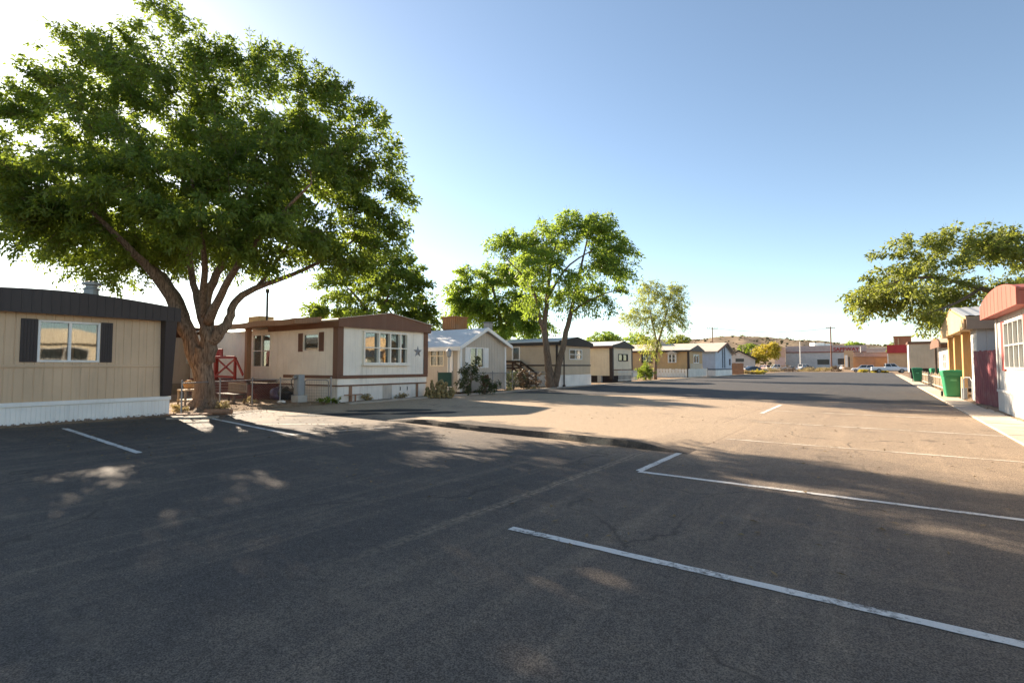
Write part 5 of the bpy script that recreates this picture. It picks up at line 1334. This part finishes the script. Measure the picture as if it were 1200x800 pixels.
# ================================================================== RIGHT SIDE OBJECTS
def bin_(loc, rotz, mat, label):
    t = thing('wheelie_bin', label, 'bin', (0, 0, 0), 'green wheeled bins along the sidewalk')
    def rr(w, d, r, n=4):
        pts = []
        for cx_, cy_, a0 in ((w-r, d-r, 0), (-w+r, d-r, PI/2), (-w+r, -d+r, PI), (w-r, -d+r, 1.5*PI)):
            for k in range(n+1): a = a0+PI/2*k/n; pts.append((cx_+r*math.cos(a), cy_+r*math.sin(a)))
        return pts
    mb = MB(); secs = [(0.02, .27, .30), (0.06, .29, .32), (1.02, .385, .40), (1.022, .405, .42), (1.12, .41, .425), (1.13, .42, .435), (1.21, .42, .435)]
    vs = []; fs = []; n = 20
    for z, w_, d_ in secs: vs += [(x, y, z) for x, y in rr(w_, d_, .07)]
    for i in range(len(secs)-1):
        for k in range(n): fs.append((i*n+k, i*n+(k+1) % n, (i+1)*n+(k+1) % n, (i+1)*n+k))
    fs += [tuple(range(n-1, -1, -1)), tuple((len(secs)-1)*n+k for k in range(n))]
    mb.add(vs, fs)
    mb.box(-.22, .22, -.46, -.40, 0.96, 1.0)
    mb.build('body', mat, t, bevel=0.006)
    mb = MB(); vs = []; fs = []
    for z, w_, d_ in ((1.212, .435, .455), (1.25, .435, .455), (1.30, .40, .41), (1.335, .30, .32)): vs += [(x, y, z) for x, y in rr(w_, d_, .07)]
    for i in range(3):
        for k in range(n): fs.append((i*n+k, i*n+(k+1) % n, (i+1)*n+(k+1) % n, (i+1)*n+k))
    fs += [tuple(range(n-1, -1, -1)), tuple(3*n+k for k in range(n))]
    mb.add(vs, fs); lid = mb.build('lid', mat, t, smooth=False)
    mb = MB(); mb.tube([(-.3, .47, 1.16), (-.3, .54, 1.18), (.3, .54, 1.18), (.3, .47, 1.16)], .018, 6); mb.build('handle', mat, t)
    mb = MB(); mb.beam((-.12, -.396, .84), (.12, -.396, .84), .012, .1); mb.build('label_panel', plain('pale_green_stamp', (0.10, 0.38, 0.2), 0.5), t)
    for sx in (-.36, .36):
        mb = MB(); mb.lathe([(.04, -.035), (.13, -.035), (.135, 0), (.13, .035), (.04, .035)], (0, 0, 0), 16); mb.v = [(sx+zz, .36+y, .135+x) for x, y, zz in mb.v]
        wl = mb.build('wheel', RUBBER, t)
    t.location = loc; t.rotation_euler = (0, 0, rotz)
    return t
bin_((2.93, 33.4, 0.045), 0.06, GREENBIN, 'bright green wheeled bin, nearer one, in front of the porch posts')
bin_((2.98, 62.6, 0.045), -0.05, GREENBIN_D, 'dark green wheeled bin, farther one, in front of the raised tan trailer')
bin_((4.2, 60.5, 0.02), 0.1, GREENBIN, 'green wheeled bin half hidden behind the wire fence in the right yard')
picket('picket_fence', 'pale low picket fence running along the sidewalk between the two green bins', [(3.3, 35.2), (3.25, 60)], 1.0, 0.42, 0.10, wood('pale_picket_wood', (0.40, 0.32, 0.22), (0.52, 0.43, 0.32)), post=3.0)
t = thing('pipe_stand', 'bent grey pipe stand with small box beside the near green bin', 'pipe', (3.2, 31.0, 0))
mb = MB(); mb.tube([(3.15, 31.3, 0), (3.15, 31.3, .95), (3.2, 31.2, 1.05), (3.35, 31.0, 1.05), (3.4, 30.9, .9), (3.4, 30.9, 0)], .03, 8); mb.build('pipe', GREYMETAL, t)
mb = MB(); mb.box(3.1, 3.3, 31.6, 31.8, 0, .55); mb.build('box', GREYMETAL, t, bevel=.01)
t = thing('clothes_pole', 'thin dark pole between the raised tan trailer and the small white home', 'pole', (3.5, 49, 0))
qx = xAtY(1097, 49); t.location = (qx, 49, 0); ORG[t] = Vector((qx, 49, 0))
mb = MB(); mb.tube([(qx, 49, 0), (qx, 49, 2.9)], .07, 8); mb.build('pole', DARKWOOD, t)

# ================================================================== POLES
def pole(px, D, h, label, r=0.13, arms=1, mat=POSTBROWN, name='utility_pole'):
    b = base(px, D); t = thing(name, label, 'pole', b)
    mb = MB(); mb.lathe([(r, 0), (r*0.75, h)], b, 9); mb.build('post', mat, t)
    for k in range(arms):
        z = h-0.35-k*0.9; mb = MB(); a = Vector(b)+Vector((0, 0, z)); mb.beam(a-Vector(Rr)*1.3, a+Vector(Rr)*1.3, 0.14, 0.14)
        ca = mb.build('crossarm', mat, t)
        mb = MB()
        for s in (-1.15, -.6, .6, 1.15): mb.lathe([(.05, .07), (.07, .14), (.04, .24)], tuple(a+Vector(Rr)*s), 6)
        mb.build('insulators', GREYMETAL, ca)
    return t
pole(974.5, 140, 12.2, 'brown wooden utility pole with crossarm before the pink and grey store', 0.2, 1, plain('reddish_pole_wood', (0.22, 0.11, 0.08), 0.9))
pole(835.5, 120, 10.6, 'utility pole rising behind the pale blue house roof', 0.16, 1)
pole(728, 85, 7.6, 'thin street light pole over the small cream home roof', 0.07, 0, GREYMETAL)
pole(938, 190, 10.5, 'white lamp post at the left of the store front', 0.16, 0, WHITE, 'lamp_post')
pole(1092, 120, 12.6, 'tall thin pole left of the right tree canopy', 0.10, 0, plain('pinkish_pole', (0.45, 0.32, 0.30), 0.8))
pole(1106, 110, 10.0, 'shorter thin pole under the right tree canopy', 0.06, 0, GREYMETAL)
pole(1009, 200, 9.0, 'white lamp post above the tan building in the distance', 0.14, 0, WHITE, 'lamp_post')
t = thing('power_line', 'thin power lines between the two utility poles', 'power line', base(905, 130))
pa, pb = np.array(base(974.5, 140, 11.9)), np.array(base(835.5, 120, 10.3))
mb = MB()
for s in (-1.1, .6, 1.1):
    mb.tube([tuple(pa+(pb-pa)*k/12+np.array([0, 0, -1.0*(1-(2*k/12-1)**2)])+Rr*s) for k in range(13)], .018, 4)
mb.build('wire', BLACK, t)

# ================================================================== FAR END
def block(name, label, cat, px0, px1, D, ytop, depth, mat, roofmat=None, zb=0.0, parts=None):
    """box building facing the camera's side of the street end; parts: list of (name, px0, px1, ytop, ybot, mat, proud)"""
    rc = ray((px0+px1)/2, 428); rc = np.array([rc[0], rc[1], 0]); kk = np.linalg.norm(rc)/FPX; dc = rc/np.linalg.norm(rc); s = D/FPX
    def at(px):
        r_ = ray(px, 428); r_ = np.array([r_[0], r_[1], 0]); return C0*np.array([1, 1, 0]) + r_*(D*kk/float(r_@dc))
    a = at(px0); b = at(px1); zt = CAMZ+(428-ytop)*s
    t = thing(name, label, cat, (float((a[0]+b[0])/2), float((a[1]+b[1])/2), 0))
    def quadbox(p0, p1, z0, z1, o0, o1):
        m_ = MB(); A = at(p0); B = at(p1)
        vs = []
        for z in (z0, z1):
            for P_, o in ((A, o0), (B, o0), (B, o1), (A, o1)): v = P_ - dc*o; vs.append((v[0], v[1], z))
        return m_.add(vs, [(0,3,2,1),(4,5,6,7),(0,1,5,4),(1,2,6,5),(2,3,7,6),(3,0,4,7)])
    quadbox(px0, px1, zb-0.2, zt, -depth, 0).build('wall', mat, t)
    if roofmat: quadbox(px0-0.4/s/1, px1+0.4/s/1, zt+0.003, zt+0.35, -depth-0.3, 0.3).build('roof', roofmat, t)
    for nm, p0, p1, y0, y1, m2, o in (parts or []):
        quadbox(p0, p1, CAMZ+(428-y1)*s, CAMZ+(428-y0)*s, 0.004, o).build(nm, m2, t)
    return t
PINK = paint('dusty_pink_stucco', (0.52, 0.41, 0.38), 0.9, 0.2); PALEGREY = paint('pale_grey_stucco', (0.62, 0.59, 0.56), 0.9, 0.2)
ORANGE = paint('orange_tan_stucco', (0.58, 0.40, 0.20), 0.9, 0.2); REDPAINT = paint('store_red', (0.40, 0.035, 0.035), 0.6, 0.1)
WIN = plain('dark_store_glass', (0.04, 0.045, 0.05), 0.15)
D = 240
t = block('store', 'long pink and grey supermarket with red letters across its front', 'store', 921, 1016, D, 405.5, 40, PALEGREY, None, parts=[
    ('upper_band', 921, 1016, 404.9, 412, PINK, 0.5), ('red_stripe', 921, 1016, 412.1, 412.8, REDTRIM, 0.55), ('store_window', 958, 972, 421, 427, WIN, 0.05), ('store_window', 982, 990, 420, 427, WIN, 0.05)])
for a, b_, y in ((955, 967, 401.5), (968, 976, 402.5)):
    p, q = W(a, 428, D+10), W(b_, 428, D+10); s = (D+10)/FPX
    mb = MB(); mb.slab([(p[0], p[1]), (q[0], q[1]), (q[0]+Fh[0]*4, q[1]+Fh[1]*4), (p[0]+Fh[0]*4, p[1]+Fh[1]*4)], CAMZ+22*s, CAMZ+(428-y)*s); mb.build('roof_unit', WHITE, t)
cu = bpy.data.curves.new('letters', 'FONT'); cu.body = 'SAFEWAY'; cu.size = 2.6; cu.extrude = 0.08; cu.align_x = 'CENTER'; cu.offset = 0.05
tmp = bpy.data.objects.new('letters', cu); C.objects.link(tmp); dg = bpy.context.evaluated_depsgraph_get()
me = bpy.data.meshes.new_from_object(tmp.evaluated_get(dg)); bpy.data.objects.remove(tmp)
lo_ = bpy.data.objects.new('lettering', me); C.objects.link(lo_); me.materials.clear(); me.materials.append(REDPAINT)
wd_ = max(v.co.x for v in me.vertices)-min(v.co.x for v in me.vertices); sc_ = (25/FPX*D)/wd_
zc = CAMZ+(428-411.3)*D/FPX
rcs = ray(968.5, 428); angs = math.atan2(-rcs[0], rcs[1]); dcs = np.array([-math.sin(angs), math.cos(angs), 0])
r_ = ray(992, 428); r_ = np.array([r_[0], r_[1], 0]); rh_ = np.array([rcs[0], rcs[1], 0]); pp = r_*(D*np.linalg.norm(rh_)/FPX/float(r_@dcs))-dcs*0.62
M = Matrix.Translation((pp[0], pp[1], zc)) @ Matrix.Rotation(angs, 4, 'Z') @ Matrix.Rotation(PI/2, 4, 'X') @ Matrix.Scale(sc_, 4)
me.transform(Matrix.Translation(-ORG[t]) @ M); lo_.parent = t; ORG[lo_] = ORG[t]
block('store', 'plain peach wing at the left of the supermarket behind the yellow tree', 'store', 908, 920.5, 236, 407, 25, paint('peach_stucco', (0.52, 0.36, 0.27), 0.9, 0.2), None, parts=[('base_band', 908, 920.5, 419, 428, PINK, 0.1)])
block('shop', 'low tan building with orange base right of the supermarket', 'building', 1000, 1041, 190, 413.5, 16, STUCCO2, ROOFTAN, parts=[('fascia', 1000, 1041, 414, 418, STUCCO, 0.5), ('orange_panel', 1002, 1024, 420, 430, STUCCO2, 0.08), ('orange_panel', 1026, 1040, 420, 431, ORANGE, 0.08)])
block('entrance_tower', 'tan entrance tower with pale doorway at the left of the low tan building', 'building', 989.5, 1000, 186, 410.5, 8, STUCCO2, None, parts=[('doorway', 990.5, 993.5, 416, 430, WHITE, 0.3), ('dark_door', 994.5, 996, 418, 430, WIN, 0.05)])
block('diner', 'tan building with bright red parapet at the end of the right row', 'building', 1040.5, 1068, 138, 404.5, 12, STUCCO2, None, parts=[('red_parapet', 1040, 1068.5, 404, 413.5, REDPAINT, 0.6), ('white_corner', 1040.2, 1041.4, 413.6, 434, WHITE, 0.1)])
block('brick_tower', 'orange brick tower rising behind the red parapet', 'building', 1048, 1069, 175, 394.5, 10, BRICK, None, parts=[('pale_pilaster', 1048, 1049.4, 396, 430, STUCCO2, 0.2), ('pale_pilaster', 1053, 1054.5, 396, 430, STUCCO2, 0.2), ('cap', 1047.6, 1069.4, 393.6, 394.6, BRICK, 0.4)])
block('far_shop', 'pale pink low roofs on the rise behind the supermarket letters', 'building', 1016, 1042, 300, 408, 20, PINK, ROOFWHITE, parts=[('pale_band', 1016, 1042, 412, 416, PALEGREY, 0.2)])
# far white gabled house
D = 148
a = W(856, 428, D); b = W(885, 428, D); s = D/FPX
t = thing('gabled_house', 'far white house with dark gable roof beyond the brown fence panel', 'house', (float((a[0]+b[0])/2), float((a[1]+b[1])/2), 0))
rc9 = ray(870, 428); rc9 = np.array([rc9[0], rc9[1], 0]); k9 = np.linalg.norm(rc9)/FPX; d9 = rc9/np.linalg.norm(rc9)
def fpt(px, y, o=0.0): r_ = ray(px, 428); r_ = np.array([r_[0], r_[1], 0]); v = r_*(D*k9/float(r_@d9))-d9*o; return (float(v[0]), float(v[1]), CAMZ+(428-y)*s)
mb = MB(); pts = [(856, 432), (885, 432), (885, 421), (866, 411.5), (856, 417)]
mb.add([fpt(*p) for p in pts]+[fpt(p[0], p[1], -12) for p in pts], [(0,1,2,3,4),(9,8,7,6,5)]+[(i, i+5, (i+1) % 5+5, (i+1) % 5) for i in range(5)]); mb.build('wall', paint('far_white_wall', (0.55, 0.50, 0.46), 0.8, 0.2), t)
mb = MB()
for p, q in (((855, 417.0), (866, 410.9)), ((866, 410.9), (887, 421.6))):
    mb.add([fpt(*p, 0.8), fpt(*q, 0.8), fpt(*q, -12.5), fpt(*p, -12.5), fpt(p[0], p[1]-1.2, 0.8), fpt(q[0], q[1]-1.2, 0.8), fpt(q[0], q[1]-1.2, -12.5), fpt(p[0], p[1]-1.2, -12.5)], [(0,3,2,1),(4,5,6,7),(0,1,5,4),(1,2,6,5),(2,3,7,6),(3,0,4,7)])
mb.build('roof', ROOFDARK, t)
mb = MB(); mb.add([fpt(862, 424, .03), fpt(872, 424, .03), fpt(872, 420, .03), fpt(862, 420, .03)], [(0,1,2,3)]); mb.build('window', WIN, t)
mb = MB(); mb.add([fpt(864, 416.5, .03), fpt(868, 416.5, .03), fpt(868, 414.5, .03), fpt(864, 414.5, .03)], [(0,1,2,3)]); mb.build('gable_vent', PALEGREY, t)
# brown fence panel at the far left end
t = thing('board_fence', 'plain reddish brown fence panel right of the pale blue house', 'fence', (-18.6, 96, 0))
x0, x1 = xAtY(855.5, 94), xAtY(871.5, 94); t.location = ((x0+x1)/2, 94, 0); ORG[t] = Vector(((x0+x1)/2, 94, 0))
mb = MB(); n = 16
for i in range(n): mb.box(x0+(x1-x0)*i/n, x0+(x1-x0)*(i+.94)/n, 93.98, 94.02, .05, 2.0+rg.uniform(-.03, .03))
mb.build('board', FENCEWOOD, t)
mb = MB(); mb.box(x0, x1, 94.03, 94.08, .4, .5); mb.box(x0, x1, 94.03, 94.08, 1.6, 1.7); mb.build('rail', FENCEWOOD, t)

# hills
def hill_h(px):
    return np.interp(px, [300,560,640,720,760,800,840,870,900,940,1000,1060,1200,1500], [418,416,412,405,402,399,394.5,393,395,397.5,402,404.5,410,418])
rngh = np.random.default_rng(8)
pxs = np.arange(330, 1500, 6.0); Ds = np.concatenate([np.linspace(330, 760, 26), np.linspace(800, 1300, 10)])
gn = rngh.normal(0, 1, (len(pxs), len(Ds)))
for _ in range(2): gn = (gn+np.roll(gn, 1, 0)+np.roll(gn, -1, 0)+np.roll(gn, 1, 1)+np.roll(gn, -1, 1))/3.2
vs = []
for i, px in enumerate(pxs):
    zt = (428-hill_h(px))*740/FPX
    for j, D in enumerate(Ds):
        u = min(1, max(0, (D-340)/400)); f = u*u*(3-2*u)
        if D > 760: f *= 1-0.25*(D-760)/540
        v = W(px, 428, D); vs.append((v[0], v[1], -0.6+zt*f+gn[i, j]*1.7*f))
m_ = len(Ds); fs = [(i*m_+j, (i+1)*m_+j, (i+1)*m_+j+1, i*m_+j+1) for i in range(len(pxs)-1) for j in range(m_-1)]
hm, nt, b = newmat('dry_hillside')
n1 = noise(nt, posn(nt), 0.02, 6, 0.6); v = N(nt, 'ShaderNodeTexVoronoi', Scale=0.16); L(nt, posn(nt), v.inputs['Vector']); n2 = noise(nt, posn(nt), 0.05, 5)
c = mixc(nt, ramp(nt, n1, [(0.35, 0.0), (0.65, 1.0)]), (0.22, 0.165, 0.12), (0.32, 0.245, 0.17))
c = mixc(nt, math_(nt, 'MULTIPLY', ramp(nt, v.outputs['Distance'], [(0.22, 1.0), (0.42, 0.0)]), ramp(nt, n2, [(0.4, 0.15), (0.6, 0.9)])), c, (0.12, 0.11, 0.06))
L(nt, c, b.inputs['Base Color']); b.inputs['Roughness'].default_value = 1; b.inputs['Specular IOR Level'].default_value = 0
struct(MB().add(vs, fs).build('hills', hm, smooth=True))
for i, (px, y, w_, lab) in enumerate([(846, 395.5, 4, 'leftmost dark juniper on the hill crest'), (862, 394.5, 3, 'second dark juniper on the hill crest, counted from the left'), (871, 393.5, 3, 'third dark juniper on the hill crest, counted from the left'), (884, 395.5, 4, 'rightmost dark juniper on the hill crest')]):
    Dh = 735; z = CAMZ+(428-y)*Dh/FPX; c0 = W(px, 428, Dh); B = np.array([c0[0], c0[1], z-4.0])
    make_tree('juniper', lab, 'tree', tuple(map(float, B)), [([tuple(B), tuple(B+np.array([0.2, 0, 2.5])), tuple(B+np.array([0, .2, 4.5]))], [.3, .22, .1])],
              [(B+np.array([0, 0, 4.0]), (w_*.8, w_*.8, 2.2), 2), (B+np.array([1.2, 1, 3.2]), (w_*.5, w_*.5, 1.5), 1)], 40, 18, 1.1, LEAF3, BARK2, 200+i, twig=1.2, group='junipers along the hill crest')

mb = MB(); rs = random.Random(77)
for i in range(900):
    px = rs.uniform(640, 1080); D = rs.uniform(400, 750); u = min(1, max(0, (D-340)/400)); f = u*u*(3-2*u)
    v = W(px, 428, D); r = rs.uniform(0.5, 1.3) * (1.5 if rs.random() < .12 else 1)
    z = -0.6+(428-hill_h(px))*740/FPX*f
    mb.ball((v[0], v[1], z+r*0.5), r, (1.2, 1.2, 0.8), 6, 5, 0.25, rs)
struct(mb.build('hill_scrub', plain('grey_green_scrub', (0.12, 0.11, 0.065), 0.95, 0, 0.0, var=0.4)), 'stuff')

# ================================================================== VEHICLES
CARG = plain('car_glass', (0.015, 0.017, 0.02), 0.08, 0, 0.6)
def carpaint(n, c):
    if n in MATS: return MATS[n]
    m, nt, b = newmat(n); b.inputs['Base Color'].default_value = (*c, 1); b.inputs['Roughness'].default_value = 0.35; b.inputs['Coat Weight'].default_value = 0.6; MATS[n] = m; return m
KINDS = {  # stations: x, hood/belt z ; cabin: x, z of roofline
 'suv': dict(L=4.7, Wd=1.85, body=[(-2.35,.45,.95),(-2.3,.3,1.05),(-1.2,.25,1.08),(0,.25,1.07),(1.0,.25,1.05),(2.0,.28,.95),(2.32,.4,.75)], cab=[(-2.28,1.06),(-2.0,1.68),(.3,1.72),(1.05,1.06)], wx=(-1.4,1.45), r=.36),
 'sedan': dict(L=4.7, Wd=1.8, body=[(-2.35,.45,.85),(-2.3,.28,.95),(-1.3,.22,.97),(0,.22,.94),(1.0,.22,.92),(2.0,.25,.80),(2.33,.38,.62)], cab=[(-1.75,.97),(-.9,1.4),(.2,1.42),(1.05,.92)], wx=(-1.42,1.42), r=.33),
 'pickup': dict(L=5.8, Wd=1.95, body=[(-2.9,.6,1.12),(-2.85,.5,1.14),(-.6,.42,1.14),(.6,.4,1.16),(1.4,.4,1.15),(2.6,.42,1.05),(2.88,.5,.85)], cab=[(-.75,1.15),(-.62,1.83),(.75,1.85),(1.45,1.15)], wx=(-1.75,1.85), r=.4),
 'van': dict(L=5.2, Wd=1.95, body=[(-2.6,.45,1.15),(-2.55,.35,1.2),(-1,.3,1.2),(.5,.3,1.2),(1.5,.3,1.18),(2.3,.32,1.0),(2.58,.45,.8)], cab=[(-2.54,1.19),(-2.45,2.0),(.9,2.02),(1.9,1.1)], wx=(-1.5,1.65), r=.36)}
def car(label, cat, px, D, rotz, kind, col, z=0.0, group=None, sc=1.0):
    K = KINDS[kind]; b = base(px, D, z)
    t = thing({'suv': 'parked_wagon', 'sedan': 'parked_car', 'pickup': 'pickup_truck', 'van': 'parked_van'}[kind], label, cat, (0, 0, 0), group)
    hw = K['Wd']/2; mat = carpaint('car_paint_'+'_'.join(str(int(c*1000)) for c in col), col)
    mb = MB(); vs = []
    for x, zl, zh in K['body']:
        k = 0.90 if abs(x) > K['L']/2-0.12 else 1.0
        vs += [(x, s*hw*w_*k, zz) for s, w_, zz in ((-1,.86,zl),(-1,.98,zl+.12),(-1,1.0,(zl+zh)/2),(-1,.95,zh-.04),(-1,.84,zh),(1,.84,zh),(1,.95,zh-.04),(1,1.0,(zl+zh)/2),(1,.98,zl+.12),(1,.86,zl))]
    n = 10; fs = []
    for i in range(len(K['body'])-1):
        for k in range(n): fs.append((i*n+k, i*n+(k+1) % n, (i+1)*n+(k+1) % n, (i+1)*n+k))
    e = (len(K['body'])-1)*n; fs += [tuple(range(n-1, -1, -1)), tuple(e+k for k in range(n))]
    mb.add(vs, fs)
    c = K['cab']; vs = []
    for (x, zz), w_ in zip(c, (.86, .74, .74, .86)): vs += [(x, -hw*w_, zz), (x, hw*w_, zz)]
    mb.add(vs, [(0,2,3,1),(2,4,5,3),(4,6,7,5),(0,6,4,2),(1,3,5,7)])
    mb.build('body', mat, t)
    def lerp(a, b_, q): return tuple(a[i]+(b_[i]-a[i])*q for i in range(3))
    V = [Vector(v) for v in vs]
    for nm, (a, b_, c_, d_) in (('windshield', (4, 5, 7, 6)), ('rear_window', (0, 1, 3, 2))):
        P = [V[i] for i in (a, b_, c_, d_)]; cen = sum(P, Vector())/4; nrm = (P[1]-P[0]).cross(P[2]-P[0]).normalized()
        if nrm.x*(1 if nm == 'windshield' else -1) < 0: nrm = -nrm
        m2 = MB(); m2.add([cen+(p-cen)*0.86+nrm*0.012 for p in P], [(0,1,2,3)]); m2.build(nm, CARG, t)
    for s in (0, 1):
        P = [V[0+s], V[2+s], V[4+s], V[6+s]]; nrm = Vector((0, -1 if s == 0 else 1, .15)).normalized()
        m2 = MB()
        lo0, lo1, hi0, hi1 = P[0], P[3], P[1], P[2]
        for a, b_ in ((.04, .47), (.51, .93)):
            q = [lo0.lerp(lo1, a).lerp(hi0.lerp(hi1, a), .12), lo0.lerp(lo1, b_).lerp(hi0.lerp(hi1, b_), .12), lo0.lerp(lo1, b_).lerp(hi0.lerp(hi1, b_), .88), lo0.lerp(lo1, a).lerp(hi0.lerp(hi1, a), .88)]
            m2.add([p+nrm*0.014 for p in q], [(0,1,2,3)])
        m2.build('side_window', CARG, t)
    for wx in K['wx']:
        for s in (-1, 1):
            r = K['r']; m2 = MB(); m2.lathe([(r*.6,-.11),(r*.95,-.11),(r,-.06),(r,.06),(r*.95,.11),(r*.6,.11)], (0,0,0), 16); m2.v = [(wx+x, s*(hw-.08)+zz, r+y) for x, y, zz in m2.v]
            wl = m2.build('wheel', RUBBER, t)
            m3 = MB(); m3.lathe([(r*.6,-.115),(r*.6,.115)], (0,0,0), 12); m3.v = [(wx+x, s*(hw-.08)+zz, r+y) for x, y, zz in m3.v]; m3.build('rim', STEEL, wl)
    xf = K['body'][-1][0]; xr = K['body'][0][0]
    for s in (-1, 1):
        m2 = MB(); zz = K['body'][-2][2]-.17; m2.box(xf-.22, xf-.03, s*hw*.62-.17, s*hw*.62+.17, zz-.09, zz+.06); m2.build('headlight', plain('headlight_lens', (.6, .6, .6), .1), t)
        m2 = MB(); zz = K['body'][0][2]-.1; m2.box(xr-.02, xr+.08, s*hw*.7-.1, s*hw*.7+.1, zz-.22, zz+.02); m2.build('taillight', plain('taillight_lens', (.3, .02, .02), .2), t)
    for x in (xf-.02, xr-.03):
        m2 = MB(); m2.box(x-.06, x+.08, -hw*.88, hw*.88, .42, .56); m2.build('bumper', GREYMETAL, t, bevel=.02)
    t.location = b; t.rotation_euler = (0, 0, rotz); t.scale = (sc,)*3
    return t
WH = (.72, .72, .72)
car('white wagon parked beyond the street end, left of the white pickup', 'car', 1011, 122, YAW+PI-.55, 'suv', WH)
car('white pickup truck, cab to the right, before the red parapet building', 'pickup', 1042, 110, YAW-.5, 'pickup', WH, sc=1.1)
car('black car nosing out from behind the brown fence panel', 'car', 884, 99, YAW+.1, 'sedan', (.012, .012, .014))
car('dark red wagon parked left of the white pickup in the far lot', 'car', 895, 142, YAW+PI/2+.2, 'suv', (.16, .02, .02))
car('white pickup truck in the far lot, right of the dark red wagon', 'pickup', 910, 138, YAW+PI-.1, 'pickup', WH)
car('white sedan in the far lot before the pink store wall', 'car', 927, 142, YAW+.35, 'sedan', WH)
car('low black car parked at the street end behind the straw shrubs', 'car', 945, 138, YAW+PI+.08, 'sedan', (.012, .012, .014))
car('white van in the far lot at the white lamp post', 'van', 943, 175, YAW+.5, 'van', WH)
car('white wagon before the supermarket letters, right of the utility pole', 'car', 988, 190, YAW+1.2, 'suv', WH)
car('white car showing at the gable of the far white house', 'car', 876, 138, YAW+PI, 'sedan', WH)

# ------------------------------------------------------------------ light, sky, camera
w = bpy.data.worlds.new('World'); S.world = w; w.use_nodes = True
nt = w.node_tree; bg = nt.nodes['Background']
sky = nt.nodes.new('ShaderNodeTexSky'); sky.sky_type = 'NISHITA'; sky.sun_disc = False
SUN = ray(108, 105); SUN = SUN/np.linalg.norm(SUN)
el = math.asin(SUN[2]); az = math.atan2(SUN[0], SUN[1])
sky.sun_elevation = el; sky.sun_rotation = az
sky.altitude = 1600; sky.air_density = 1.0; sky.dust_density = 0.9; sky.ozone_density = 1.2
hs = N(nt, 'ShaderNodeHueSaturation', Saturation=0.96); L(nt, sky.outputs[0], hs.inputs['Color']); L(nt, mixc(nt, 1.0, hs.outputs[0], (1.01, 1.0, 0.93), 'MULTIPLY'), bg.inputs[0]); bg.inputs[1].default_value = 0.069
ld = bpy.data.lights.new('sun', 'SUN'); ld.energy = 5.0; ld.angle = math.radians(0.53); ld.color = (1.0, 0.84, 0.65)
lo = bpy.data.objects.new('sun', ld); C.objects.link(lo); lo.rotation_euler = Vector(-SUN).to_track_quat('-Z', 'Y').to_euler()
cd = bpy.data.cameras.new('camera'); cam = bpy.data.objects.new('camera', cd); C.objects.link(cam)
cd.sensor_width = 36; cd.lens = 18.0; cd.clip_start = 0.1; cd.clip_end = 4000
cam.location = (0, 0, CAMZ); cam.rotation_euler = (PI/2+PIT, 0, YAW)
S.camera = cam
vs_ = S.view_settings; vs_.view_transform = 'Standard'; vs_.look = 'None'; vs_.gamma = 1; vs_.exposure = 1.85; vs_.use_curve_mapping = False
S.cycles.max_bounces = 8; S.cycles.diffuse_bounces = 4; S.cycles.transparent_max_bounces = 12
